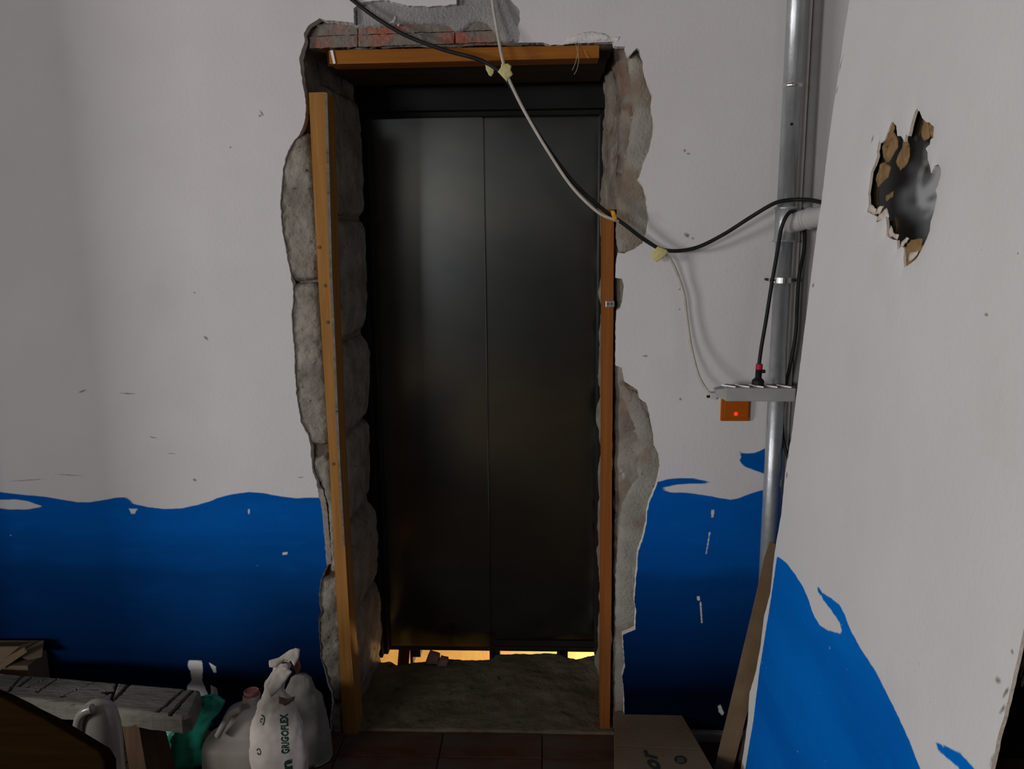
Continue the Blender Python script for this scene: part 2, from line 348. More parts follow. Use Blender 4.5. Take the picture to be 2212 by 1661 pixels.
BARE = [[(-80,1092),(-20,1082),(0,1080),(30,1079),(60,1083),(93,1094),(60,1100),(20,1100),(0,1097),(-50,1095)],
        [(407,1426),(437,1427),(438,1450),(436,1470),(445,1490),(452,1510),(456,1535),(402,1535),(405,1480),(415,1470),(412,1450),(406,1440)],
        [(452,1431),(466,1440),(467,1452),(462,1452)], [(455,1480),(468,1486),(473,1515),(470,1530),(458,1510)],
        [(279,1099),(297,1099),(291,1109),(284,1109)], [(611,1194),(621,1193),(620,1197),(611,1198)],
        [(1537,1102),(1543,1102),(1541,1117),(1537,1117)], [(1532,1150),(1534,1150),(1530,1175),(1526,1196),(1525,1195),(1529,1172)],
        [(1506,1288),(1511,1288),(1511,1297),(1507,1296)], [(1512,1300),(1514,1300),(1517,1345),(1515,1345)],
        [(536,1100),(539,1100),(539,1110),(536,1110)], [(1551,1525),(1556,1522),(1563,1540),(1560,1545),(1553,1537)]]
MARKS = [(566,245,9,3,60),(562,250,4,3,0),(1479,325,4,4,0),(1487,332,5,3,0),(1484,508,8,6,20),(1497,515,4,3,0),(178,845,12,3,-20),(60,1037,60,1.5,-4),(150,1026,40,1.5,3),(420,1037,6,4,30),(370,980,14,1.5,5),(275,850,24,2,3),(1468,625,3,3,0),(1468,668,3,3,0),(650,1031,10,2,-5),(1470,862,4,4,0),(1394,769,7,3,0),(330,945,12,2,8),(445,730,8,4,40),(498,318,3,3,0),(420,632,4,2,0),(860,1040,3,3,0)]
lf = xz(LEFT); rt = xz(RIGHT)
lf[0] = (lf[0][0], ZB); rt[-1] = (rt[-1][0], ZB)
hole = refine(lf, 0.007, 0.0022, 70, False)+refine(rt, 0.007, 0.0018, 70, False)
X0, X1, Z1 = -1.9, XR+0.05, 2.42
def wall_points():
    P = []
    for (a, b, c, d, s) in ((X0, X1, ZB, Z1, 0.010),):
        gx = np.linspace(a, b, int((b-a)/s)+1); gz = np.linspace(c, d, int((d-c)/s)+1)
        P.append(np.array([(x, z) for z in gz for x in gx]))
    for lp in BARE[2:]:
        q = np.array(xz(lp)); lo = q.min(0)-0.006; hi = q.max(0)+0.006
        gx = np.arange(lo[0], hi[0], 0.0016); gz = np.arange(lo[1], hi[1], 0.0016)
        P.append(np.array([(x+1e-5, z+1e-5) for z in gz for x in gx]))
    for m_ in MARKS:
        c = on_y(m_[0], m_[1]); r = max(m_[2], 4)*0.0016
        gx = np.arange(c.x-r*1.3, c.x+r*1.3, 0.0025); gz = np.arange(c.z-min(r, .012), c.z+min(r, .012), 0.0025)
        P.append(np.array([(x+2e-5, z+2e-5) for z in gz for x in gx]))
    P = np.concatenate(P); P = P[~pip(P, hole)]
    near = (P[:, 0] > -0.8) & (P[:, 0] < 0.35); dd = np.full(len(P), 1.0); dd[near] = segdist(P[near], hole, False)
    return P[dd > 0.0035]
P, T = cdt([hole], wall_points(), lambda c: ~pip(c, hole))
seapolys = [xz(SEA_L)+[(-0.45, -0.3), (-2.5, -0.3)], xz(SEA_R)+[(1.2, -0.3), (0.1, -0.3)], xz(SEA_T)]
sea = np.full(len(P), -1.0)
for q in seapolys: sea = np.maximum(sea, sdf(P, q))
for q in BARE: sea = np.minimum(sea, -sdf(P, xz(q)))
def marks(P, L, conv):
    mk = np.zeros(len(P))
    for (px, py, a, b, ang) in L:
        c = conv(px, py); s = 0.00148; t = math.radians(-ang); dx = P[:, 0]-c[0]; dz = P[:, 1]-c[1]
        u = dx*math.cos(t)+dz*math.sin(t); w = -dx*math.sin(t)+dz*math.cos(t)
        mk = np.maximum(mk, np.exp(-((u/(a*s))**2+(w/(b*s))**2)))
    return mk
mark = marks(P, MARKS, lambda a, b: ((q:=on_y(a, b)).x, q.z))
nP = len(P); TH = 0.024
V = [(x, 0.0015*fbm((x, z, 0), 3.0, 3), z) for x, z in P]; Fc = [tuple(t) for t in T]; fm = [0]*len(Fc)
be = [(a, b) for a, b in border_edges(T) if not ((abs(P[a, 0]-X0) < 1e-4 and abs(P[b, 0]-X0) < 1e-4) or (abs(P[a, 0]-X1) < 1e-4 and abs(P[b, 0]-X1) < 1e-4) or (abs(P[a, 1]-Z1) < 1e-4 and abs(P[b, 1]-Z1) < 1e-4) or (abs(P[a, 1]-ZB) < 1e-4 and abs(P[b, 1]-ZB) < 1e-4))]
nx = {a: b for a, b in be}; pv = {b: a for a, b in be}; fi = {}; bi = {}
for a in set(nx) | set(pv):
    x, z = P[a]; d = Vector(P[nx.get(a, a)])-Vector(P[pv.get(a, a)])
    nn = Vector((-d.y, d.x)).normalized() if d.length > 1e-9 else Vector((0, 0))
    zr = -1 < x < -0.4 and 0.60 < z < 0.86
    k = (0.014 if zr else (0.003 if x < -.4 else 0.0008)+(0.004 if x < -.4 else .002)*max(0, fbm((x, z, 5), 9, 3)))
    tst = np.array([[x-nn.x*0.004, z-nn.y*0.004]])
    sgn = -1 if pip(tst, hole)[0] else 1
    fi[a] = len(V); V.append(V[a]); bi[a] = len(V); V.append((x+nn.x*k*sgn, .012 if zr else TH, z+nn.y*k*sgn))
for a, b in be: Fc.append((b, a, bi[a], bi[b])); fm.append(1)
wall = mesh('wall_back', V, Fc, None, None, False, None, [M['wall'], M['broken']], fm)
wall['kind'] = 'structure'; fix_normals(wall)
def set_attr(o, nm, vals, n):
    a = o.data.attributes.new(nm, 'FLOAT', 'POINT'); arr = np.full(len(o.data.vertices), -1.0 if nm == 'sea' else 0.0, np.float32); arr[:n] = vals; a.data.foreach_set('value', arr)
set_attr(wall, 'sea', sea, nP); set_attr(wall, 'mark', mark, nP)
# rest of the back wall, outside the fine sheet
g = Geo().box((XL, 0.0, ZB), (X0, 0.3, ZC)).box((X0, 0.0, Z1), (X1, 0.3, ZC)); g.out('plain_plaster', M['plain'], wall)
g = Geo().box((X0, 0.05, ZB), (-1.02, 0.46, Z1)).box((0.55, 0.05, ZB), (X1, 0.46, Z1)).box((-1.02, 0.05, 2.50), (0.55, 0.46, Z1+0.4)); g.out('wall_core', M['mason'], wall)

# rough masonry: outer band, front edge of the opening, reveal to the back edge
FL = [(746,1600),(737,1400),(730,1245),(720,1000),(710,800),(699,620),(689,480),(679,350),(671,260),(664,200),(655,108)]
FR = [(1327,92),(1345,150),(1352,200),(1345,260),(1338,330),(1330,400),(1328,470),(1328,700),(1327,900),(1327,1100),(1326,1300),(1326,1500),(1325,1600)]
BL = [(848,1500),(815,1400),(806,1250),(804,1160),(799,1100),(788,1080),(786,900),(786,760),(777,720),(781,640),(776,500),(770,350),(763,230),(756,120)]
BR = [(1303,120),(1299,300),(1297,500),(1294,1000),(1290,1300),(1288,1500)]
def col_at(px, Y):
    q = [on_y(a, b, Y) for a, b in px]; z = np.array([p.z for p in q]); x = np.array([p.x for p in q]); o = np.argsort(z)
    return lambda t: float(np.interp(t, z[o], x[o]))
fl, fr, bl_, br = col_at(FL, 0.03), col_at(FR, 0.03), col_at(BL, 0.46), col_at(BR, 0.46)
ztop = on_y(660, 104, 0.03).z
def jamb_grid(front, back, side, z0, z1):
    zs = np.arange(z0, z1+0.001, 0.012); us = list(np.linspace(-1, 0, 16))+list(np.linspace(0.06, 1, 22)); V = []
    for z in zs:
        for u in us:
            zc = min(z, ztop)
            f = front(zc); b = back(zc)
            if u <= 0:
                x = f+side*(-u)*0.34; n = fbm((x, 0.03, z), 9, 5)
                y = 0.030 - 0.010*n + (0.012*(1+u)**6 if u > -0.3 else 0); 
                if u == 0: y += 0.010; x += 0.006*fbm((1, 0, z), 25, 3)
            else:
                y = 0.03+u*0.43; x = f+(b-f)*u; n = fbm((x*0.5, y, z), 8, 5); x += -side*0.016*n
            V.append((x, y, z))
    n = len(us); Fc = [(i*n+j, i*n+j+1, (i+1)*n+j+1, (i+1)*n+j) for i in range(len(zs)-1) for j in range(n-1)]
    return V, Fc
V, Fc = jamb_grid(fl, bl_, -1, ZB, 2.5); fix_normals(mesh('left_jamb_masonry', V, Fc, M['mason'], wall, True))
V, Fc = jamb_grid(fr, br, 1, ZB, 2.5); fix_normals(mesh('right_jamb_masonry', V, Fc, M['mason'], wall, True))
V = []; xs = np.arange(-0.76, 0.30, 0.012); ys = np.linspace(0, 0.43, 20); zs_ = np.linspace(0.3, 0, 12)
for x in xs:
    zt = float(np.interp(x, [-0.69, 0.20], [on_y(660, 104, .03).z, on_y(1325, 92, .03).z]))
    for dz in zs_: V.append((x, 0.034-0.007*fbm((x, 0, zt+dz), 9, 5), zt+dz))
    for y in ys[1:]: V.append((x, 0.034+y, zt+0.012*fbm((x, y, 0), 8, 4)))
n = len(zs_)+len(ys)-1; Fc = [(i*n+j, i*n+j+1, (i+1)*n+j+1, (i+1)*n+j) for i in range(len(xs)-1) for j in range(n-1)]
fix_normals(mesh('lintel_masonry', V, Fc, M['mason'], wall, True))

slab(xz([(1215,96),(1222,85),(1240,74),(1275,68),(1305,72),(1318,80),(1340,79),(1334,91),(1325,88),(1290,90),(1250,91),(1236,95)], .0), lambda u, v, h: (u, -.0005-h, v), M['broken'], 'plaster_patch', wall, .003, .0035, .012, .006, .001, 60, .002)
# corner stones of the left jamb
STONES = [[(668,288),(645,288),(622,305),(610,328),(600,362),(594,412),(594,445),(597,482),(602,522),(610,562),(618,596),(634,607),(660,608),(686,600),(690,560),(684,450),(676,350)],
          [(628,613),(676,611),(690,623),(697,700),(702,760),(708,850),(712,920),(711,958),(694,963),(668,960),(652,938),(638,912),(628,850),(622,800),(620,700),(620,650)],
          [(672,990),(702,982),(716,995),(724,1060),(730,1140),(734,1232),(726,1240),(712,1237),(710,1200),(707,1130),(702,1085),(690,1044),(676,1020)],
          [(690,1247),(724,1250),(736,1260),(741,1340),(745,1450),(746,1516),(716,1514),(692,1450),(676,1385),(676,1300)],
          [(704,1520),(745,1522),(750,1612),(706,1612)]]
for k, s in enumerate(STONES):
    slab(xz(s, 0.012), lambda u, v, h: (u, 0.026-h, v), M['stone'], 'stone', wall, 0.12, 0.020, 0.030, 0.009, 0.006, 45, 0.003)
def reveal_pt(s, z, h, y0=0.03, y1=0.46):
    f = fl(min(z, ztop)); b = bl_(min(z, ztop)); return (f+(b-f)*s + h, y0+(y1-y0)*s, z)
def revz(py): return on_y(780, py, 0.40).z
for (a, b, s0) in ((210, 468, .30), (474, 716, .26), (724, 905, .30), (912, 1080, .24), (1088, 1262, .28), (1268, 1425, .22)):
    za, zb = revz(a), revz(b)
    po = [(s0, zb), (1.0, zb+.004), (1.05, (za*.3+zb*.7)), (1.04, (za+zb)/2), (1.06, za*.75+zb*.25), (1.0, za-.004), (s0+.03, za), (s0-.02, (za+zb)/2)]
    slab(po, lambda u, v, h: reveal_pt(u, v, h+0.004), M['stone'], 'stone', wall, 0.05, 0.016, 0.05, 0.014, 0.006, 20, 0.004)
# bricks of the lintel
def lint_y(px): return 104.5-(px-665)*0.0345
for (a, b) in ((668, 771), (773.5, 981), (983.5, 1119)):
    for (t0, t1) in ((0.5, 25.0), (26.8, 51.0)):
        if a == 668 and t0 > 20: a2 = 684
        else: a2 = a
        po = [(a2, lint_y(a2)-t0), (b, lint_y(b)-t0), (b, lint_y(b)-t1), (a2, lint_y(a2)-t1)]
        slab(xz(po, .02), lambda u, v, h: (u, 0.024-h, v), M['brick'], 'brick', wall, 0.06, 0.002, 0.006, 0.008, 0.003, 60, 0.002, smooth=False)
# grey render left hanging over the bricks
REND = [(764,58),(764,14),(760,0),(780,-20),(1128,-22),(1136,20),(1132,60),(1130,93),(1085,90),(1072,72),(1060,60),(1050,48),(1035,45),(1020,50),(1010,60),(990,69),(980,67),(970,55),(950,52),(925,53),(900,50),(870,51),(840,54),(815,60),(795,57),(775,59)]
slab(xz(REND, .012), lambda u, v, h: (u, 0.021-h, v), M['render2'], 'render_coat', wall, 0.03, 0.006, 0.012, 0.01, 0.002, 60, 0.003)
slab(xz([(838,46),(845,44),(848,36),(852,31),(855,36),(853,42),(850,47)], .0), lambda u, v, h: (u, 0.0125-h, v), M['plain'], 'paint_fleck', wall, .004, .001, .004, .004, 0, 40, .0005)
slab(xz([(856,50),(862,48),(861,53),(857,54)], .0), lambda u, v, h: (u, 0.0125-h, v), M['plain'], 'paint_fleck', wall, .004, .001, .004, .003, 0, 40, .0005)
RC = [(1357,125),(1368,108),(1392,125),(1412,200),(1425,280),(1400,380),(1412,440),(1412,500),(1380,545),(1340,552),(1331,520),(1333,430),(1352,340),(1368,260),(1366,190)]
slab(xz(RC, .016), lambda u, v, h: (u, 0.032-h, v), M['render'], 'render_coat', wall, 0.02, 0.012, 0.045, 0.011, 0.0025, 50, 0.004)
RC2 = [(1352,838),(1385,850),(1420,940),(1436,1010),(1410,1090),(1400,1160),(1384,1240),(1382,1310),(1380,1370),(1355,1380),(1358,1470),(1352,1600),(1329,1600),(1330,1400),(1331,1240),(1338,1160),(1345,1090),(1375,1030),(1385,960),(1362,900),(1345,860)]
slab(xz(RC2, .016), lambda u, v, h: (u, 0.032-h, v), M['render'], 'render_coat', wall, 0.02, 0.012, 0.045, 0.011, 0.0025, 50, 0.004)

# floor: grout bed and terracotta tiles, dusty slab in the opening
g = Geo().box((XL, YF, -0.10), (2.2, 0.06, -0.012)); floor = struct('floor', g, M['grout'])
TS = 0.335; tx0 = on_z(955, 1600, 0).x
tb = Geo().box((0.002, -TS+0.002, -0.02), (TS-0.002, -0.002, 0.0), 0.0015, seg=1)
proto = None
for i in range(-6, 5):
    for j in range(5):
        if proto is None:
            proto = t_ = mesh('tile', tb.V, tb.F, M['tile'], floor)
        else:
            t_ = proto.copy(); COL.objects.link(t_)
        t_.location = (tx0+i*TS, 0.012-(0.13 if j else 0)-(j-1 if j else 0)*TS-(0 if j == 0 else 0.002), random.uniform(-.0012, .0012))
        if j == 0: t_.scale = (1, 0.13/TS, 1)
# slab
V = []; xs = np.arange(-0.70, 0.24, 0.010); n = 56
for x in xs:
    yb = 0.475 + float(np.interp(x, [-.62, -.58, -.52, -.44, -.38, -.30, -.215, -.20, 0.0, 0.06, .12, .2], [-.02, -.04, -.02, 0, .012, .0, .014, .055, .06, .05, .02, .05])) + 0.006*fbm((x, 9, 0), 30, 3)
    for j in range(n):
        y = 0.012+(yb-0.012)*j/(n-1)
        V.append((x, y, 0.003+0.007*fbm((x, y, 0), 5, 4)+0.0025*fbm((x, y, 3), 25, 3)-(0.02 if j == 0 else 0)))
    V.append((x, yb+0.003, -0.35))
n += 1; Fc = [(i*n+j, i*n+j+1, (i+1)*n+j+1, (i+1)*n+j) for i in range(len(xs)-1) for j in range(n-1)]
fix_normals(mesh('threshold_slab', V, Fc, M['dirt'], floor, True))

# other walls of the room, ceiling, window
wy0, wy1 = -4.85, -3.15
g = Geo().box((XL-0.2, YF-0.2, ZB), (XL, wy0, ZC)).box((XL-0.2, wy1, ZB), (XL, 0.3, ZC)).box((XL-.2, wy0, ZB), (XL, wy1, 1.5)).box((XL-.2, wy0, 2.2), (XL, wy1, ZC)); struct('wall_left', g, M['dim'])
g = Geo()
for y in (wy0, (wy0+wy1)/2-.03, wy1-.06): g.box((XL-.12, y, 1.5), (XL-.06, y+.06, 2.2), .004)
for z in (1.5, 2.14): g.box((XL-.119, wy0, z), (XL-.061, wy1, z+.06), .004)
struct('window_2', g, M['conduit'])
# unseen low blocks added to keep daylight off the foot of the back wall
g = Geo().box((-4.2, -2.12, ZB), (-2.5, -1.98, .86), .006).box((-2.5, -2.12, ZB), (-0.66, -1.98, .56), .006); struct('shade_block_low', g, M['dim'])
# unseen block added to shade the left end of the back wall
struct('shade_block_left', Geo().box((-2.25, -.62, ZB), (-2.0, .02, ZC), .004), M['plain'])
wx0, wx1, wz0, wz1 = -4.15, -2.45, 1.5, 2.2
g = Geo().box((XL, YF-0.2, ZB), (wx0, YF, ZC)).box((wx1, YF-0.2, ZB), (2.4, YF, ZC)).box((wx0, YF-0.2, ZB), (wx1, YF, wz0)).box((wx0, YF-0.2, wz1), (wx1, YF, ZC))
wf_ = struct('wall_front', g, M['dim'])
fg = Geo().box((XL, YF, 1.75), (2.4, YF+.004, wz0)) if False else Geo().box((wx1+.02, YF, 1.72), (2.2, YF+.004, ZC))
fg.out('upper_paint', M['plain'], wf_)
g = Geo()
for x in (wx0, (wx0+wx1)/2-.03, wx1-.06): g.box((x, YF-.12, wz0), (x+.06, YF-.06, wz1), .004)
for z in (wz0, wz1-.06): g.box((wx0, YF-.119, z), (wx1, YF-.061, z+.06), .004)
struct('window_1', g, M['conduit'])
g = Geo().box((XL-.2, YF-.2, ZC), (2.4, 0.3, ZC+.2)); struct('ceiling', g, M['dim'])
YP = -0.78            # the right wall ends here, a dark corridor opens beyond
P2 = np.array([(y, z) for z in np.linspace(ZB, ZC, 75) for y in np.linspace(YP, 0.0, 30)])
V = [(XR, y, z) for y, z in P2]; ny = 30
Fc = [(i*ny+j, i*ny+j+1, (i+1)*ny+j+1, (i+1)*ny+j) for i in range(74) for j in range(ny-1)]
k = len(V); V += [(XR+.12, YP, ZB), (XR+.12, YP, ZC)]
Fc.append((0, k, k+1, 74*ny))
wr = mesh('wall_right', V, Fc, M['shade_grey']); wr['kind'] = 'structure'
set_attr(wr, 'sea', np.array([0.93-0.10*y-z for y, z in P2]), len(P2)); set_attr(wr, 'mark', 0, len(P2))
g = Geo().box((2.2, YF, ZB), (2.4, 0.05, ZC)).box((XR+.0, -3.2, ZB), (2.2, -3.1, ZC)).box((XR+.13, -.06, ZB), (2.2, 0.04, ZC)).box((XR+.0, YF, ZB), (XR+.12, -3.2, ZC))
struct('wall_corridor', g, M['gloom'])
# lift shaft behind the door
g = Geo().box((-1.2, 2.1, -1.6), (1.0, 2.2, 3.0)).box((-1.3, .56, -1.6), (-1.2, 2.2, 3.0)).box((1.0, .56, -1.6), (1.1, 2.2, 3.0)).box((-1.3, .0, -1.7), (1.1, 2.2, -1.6)).box((-1.3, .46, 2.9), (1.1, 2.2, 3.0))
g.box((-1.2, .42, -1.6), (1.0, .468, -.36)); g.box((-1.2, 0.47, -1.6), (-0.80, 0.56, 3.0)).box((.42, .47, -1.6), (1.0, .56, 3.0)).box((-.80, .47, 2.42), (.42, .56, 3.0))
struct('wall_shaft', g, M['shaft'])

# ------------------------------------------------------------------ lift door
dl = on_y(820, 830, .58).x; dr = on_y(1288, 830, .58).x; ds = on_y(1051, 830, .58).x
zb_, zt_ = on_y(1050, 1398, .58).z, 2.095
door = thing('door_1', 'brushed steel two-panel lift door in dark steel frame', 'door', (-.22, .58, 0)); door['kind'] = 'structure'
Geo().box((dl-.004, .585, zb_), (ds+.002, .594, zt_), .002).out('door_panel', M['steel'], door)
Geo().box((ds-.02, .598, zb_), (dr+.004, .615, zt_), .002).out('door_panel', M['steel'], door)
Geo().box((dl-.30, .52, zb_-.02), (dl-.018, .66, 2.55), .003).box((dl-.018, .55, zb_-.02), (dl-.002, .66, 2.36), .002).out('frame_jamb', M['jamb'], door)
Geo().box((dr+.002, .56, zb_-.02), (dr+.26, .68, 2.55), .003).out('frame_jamb', M['jamb'], door)
Geo().box((dl-.03, .52, zt_+.004), (dr+.03, .68, 2.55), .003).box((dl-.018, .56, zt_-.012), (dr+.01, .68, zt_+.01), .002).out('frame_header', M['jamb'], door)
Geo().box((dl-.02, .59, zb_-.022), (dr+.01, .66, zb_-.003), .002).box((ds+.012, .588, zb_+.004), (dr+.002, .597, zb_+.026), .002).out('door_sill', M['jamb'], door)
for px in (900, 1070, 1215):
    a = on_y(px, 1418, .63); Geo().box((a.x-.022, .60, zb_-.06), (a.x+.022, .66, zb_-.02), .003).box((a.x-.022, .60, zb_-.10), (a.x-.010, .75, zb_-.055), .002).out('sill_bracket', M['jamb'], door)
a = on_y(858, 1425, .75); g = Geo().hexa([(a.x-.03, .72, -.5), (a.x+.012, .72, -.5), (a.x+.10, .76, .3), (a.x+.05, .76, .3)][::-1], [(a.x-.03, .75, -.5), (a.x+.012, .75, -.5), (a.x+.10, .79, .3), (a.x+.05, .79, .3)][::-1])
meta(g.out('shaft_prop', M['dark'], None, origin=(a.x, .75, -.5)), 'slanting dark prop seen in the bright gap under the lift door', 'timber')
for (px, py, s, lab) in ((935, 1426, .030, 'larger dark brick chip on the slab edge below the lift door'), (957, 1431, .022, 'smaller dark brick chip on the slab edge beside the larger one')):
    c = on_z(px, py+4, .012); po = [(-s, 0), (s*.8, -.002), (s*.9, s*1.1), (-s*.4, s*1.5)]
    slab(po, lambda u, v, h: (c.x+u, c.y-.01-h, c.z-.004+v), M['brick'], 'rubble_chip', None, .03, .004, .01, .006, .002, 60, .002, origin=c)
    meta(bpy.context.scene.objects[-1] if False else COL.objects[-1], lab, 'rubble', 'brick chips in the lift doorway')

# ------------------------------------------------------------------ timbers round the opening
def prism_px(front, Y0, Y1, dz=0):
    a = [on_y(x, y, Y0) for x, y in front]; b = [Vector((p.x, Y1, p.z)) for p in a]
    return a, b
t = thing('timber_lintel', 'orange brown timber lintel across the top of the broken opening', 'timber', on_y(1000, 130, .02))
a, b = prism_px([(710,109),(1294,97.5),(1294,125),(726,138.5),(712,138)], -0.002, .075); fix_normals(Geo().hexa(a, b).out('beam', M['timber_x'], t))
zs = on_y(1000, 133, 0).z
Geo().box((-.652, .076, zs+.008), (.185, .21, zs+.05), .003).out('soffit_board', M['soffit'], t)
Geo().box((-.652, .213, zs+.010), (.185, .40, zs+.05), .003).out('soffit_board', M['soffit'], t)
p = on_y(720, 122, -.006); o = Geo().hexa([on_y(x, y, -.004) for x, y in ((713,109),(719,108),(725,137),(720,138))], [on_y(x, y, -.0065) for x, y in ((713,109),(719,108),(725,137),(720,138))]).out('tape_scrap', M['conduit'], t); o['label'] = 'scrap of white tape on the beam end'
t = thing('timber_post', 'tall pale orange timber post at the left side of the opening', 'timber', on_y(755, 1585, 0))
a, b = prism_px([(667,200),(700,199),(707,201),(718,600),(735,1000),(758,1400),(773,1588),(742,1588),(727,1300),(712,1000),(687,600),(673,330)], -0.004, .080); fix_normals(Geo().hexa(a, b).out('stud', M['timber_l'], t))
a, b = prism_px([(701,203),(707,203),(718,600),(735,1000),(745,1180),(741,1180),(730,1000),(712,600)], -0.0052, -.0038); fix_normals(Geo().hexa(a, b).out('bare_edge', M['old'], t))['label'] = 'pale worn edge'
for (px, py) in ((702, 617), (720, 1002), (690, 534), (708, 696)):
    c = on_y(px, py, -.005); o = Geo().lathe([(.0005, .0012), (.004, .001), (.0055, .0)], c, 10, Vector((0, -1, 0))).out('knot', M['screw'], t)
t2 = thing('timber_post', 'brown timber post with a small metal plate, right side of the opening', 'timber', on_y(1310, 1572, 0))
a, b = prism_px([(1302,452),(1326,452),(1325,700),(1322,1000),(1321,1300),(1317,1574),(1297,1574),(1299,1300),(1301,1000),(1302,700)], 0.028, .11); fix_normals(Geo().hexa(a, b).out('stud', M['timber_r'], t2))
c = on_y(1317, 657, .025); Geo().box((c.x-.012, .024, c.z-.009), (c.x+.014, .0275, c.z+.010), .001).out('metal_plate', M['zinc'], t2)
for dx in (-.005, .006):
    Geo().lathe([(.0025, 0), (.0025, .0015), (.0005, .002)], (c.x+dx, .024, c.z+.001), 8, Vector((0, -1, 0))).out('screw', M['jamb'], t2)

# ------------------------------------------------------------------ galvanised pipe and conduits
PX = on_y(1690, 600, -.055).x; PY = -.055
def pz(py, px=1690): return on_y(px, py, PY).z
pipe = thing('drain_pipe', 'galvanised steel pipe running up the wall in the right corner', 'pipe', (PX, PY, 0))
R_ = .0245
Geo().tube([(PX, PY, 0.0), (PX, PY, pz(520))], R_, 28).out('lower_pipe', M['galv'], pipe, True)
Geo().tube([(PX, PY, pz(447)), (PX, PY, ZC)], R_+.001, 28).out('upper_pipe', M['galv'], pipe, True)
za, zb = pz(524), pz(446)
tee = Geo().lathe([(R_, 0), (.033, .002), (.0335, .006), (.029, .011), (.029, zb-za-.011), (.0335, zb-za-.006), (.033, zb-za-.002), (R_, zb-za)], (PX, PY, za), 28).out('tee_joint', M['galv'], pipe, True)
Geo().lathe([(R_+.001, 0), (R_+.0035, .002), (R_+.0035, .010), (R_+.001, .012)], (PX, PY, pz(191)), 28).out('pipe_collar', M['zinc'], pipe, True)
b0 = Vector((PX+.005, PY-.012, pz(484))); b1 = on_y(1745, 473, PY-.055); b2 = on_y(1790, 466, PY-.14)
Geo().tube(smooth_line([b0, b0.lerp(b1, .5), b1, b2], 6), .0285, 24).out('branch_pipe', M['pvc'], pipe, True)
Geo().tube([b1+(b2-b1)*.12, b1+(b2-b1)*.2], .031, 24).out('branch_collar', M['pvc'], pipe, True)
c = Vector((PX-.004, PY-R_, pz(271, 1700))); Geo().lathe([(.004, -.001), (.004, .002), (.001, .003)], c, 10, Vector((0, -1, 0))).out('pipe_screw', M['jamb'], pipe)
zc_ = pz(605)
cl = Geo().lathe([(R_+.0002, -.008), (R_+.0028, -.008), (R_+.0028, .008), (R_+.0002, .008)], (PX, PY, zc_), 28).out('pipe_clamp', M['zinc'], pipe)
for s in (-1, 1):
    Geo().box((PX+s*(R_)-(.014 if s < 0 else 0), PY-.004, zc_-.007), (PX+s*R_+(.014 if s > 0 else 0), PY+.004, zc_+.007), .001).out('clamp_ear', M['zinc'], cl)
    Geo().tube([(PX+s*(R_+.009), PY-.012, zc_), (PX+s*(R_+.009), .002, zc_)], .004, 10).out('clamp_bolt', M['jamb'], cl, True)
def vtube(px, py, Y, r, name, m, label):
    q = on_y(px, py, Y); o = Geo().tube([(q.x, Y, 0), (q.x, Y, ZC)], r, 14).out(name, m, None, True, origin=(q.x, Y, 0)); return meta(o, label, 'conduit')
vtube(1717, 600, -.012, .0085, 'wall_conduit', M['conduit'], 'thin white conduit running up the wall right behind the steel pipe')
vtube(1733, 600, -.014, .0115, 'wall_conduit', M['grey'], 'grey conduit in the corner right of the thin white conduit')

# ------------------------------------------------------------------ cables
def cable(px, name, m, r, label, n=8, cat='cable'):
    pts = smooth_line([on_y(x, y, Y) for x, y, Y in px], n); o = Geo().tube(pts, r, 10).out(name, m, None, True, origin=pts[0]); return meta(o, label, cat)
cable([(735,-22,-.012),(765,3,-.014),(815,40,-.02),(880,78,-.03),(960,108,-.04),(1030,127,-.05),(1072,149,-.055),(1098,178,-.055),(1130,235,-.055),(1180,315,-.055),(1240,395,-.055),(1300,450,-.055),(1345,482,-.055),(1395,520,-.05),(1440,541,-.05),(1500,536,-.05),(1560,508,-.06),(1620,470,-.08),(1665,443,-.097),(1690,434,-.103),(1720,431,-.110),(1750,432,-.14),(1776,438,-.18),(1800,450,-.24)], 'power_cable', M['black'], .0056, 'long black cable sagging across the opening from top left to the pipe')
cable([(1060,-30,-.01),(1066,20,-.02),(1075,72,-.045),(1084,122,-.065),(1092,152,-.067),(1104,182,-.066),(1135,244,-.066),(1184,327,-.066),(1236,404,-.066),(1290,457,-.066),(1325,474,-.064),(1350,483,-.046),(1396,517,-.040),(1434,546,-.045),(1450,564,-.04),(1466,600,-.03),(1478,640,-.03),(1484,690,-.03),(1493,750,-.04),(1507,806,-.07),(1522,836,-.10),(1538,855,-.118),(1552,861,-.124)], 'extension_cord', M['white_c'], .0046, 'dirty white cable taped along the black one, running down to the power strip')
pc = [(1639,792,-.118),(1645,748,-.116),(1655,690,-.112),(1666,620,-.106),(1679,545,-.11),(1687,497,-.118),(1697,470,-.12),(1709,457,-.098),(1722,460,-.06),(1734,480,-.045),(1738,500,-.045),(1737,540,-.05),(1726,600,-.06),(1722,660,-.06),(1719,720,-.06),(1710,775,-.06),(1698,830,-.055),(1691,880,-.05),(1690,925,-.05),(1694,960,-.06),(1703,990,-.08),(1712,1040,-.12)]
cable(pc, 'power_lead', M['black'], .0055, 'black lead looped over the white branch pipe and down to the plug')

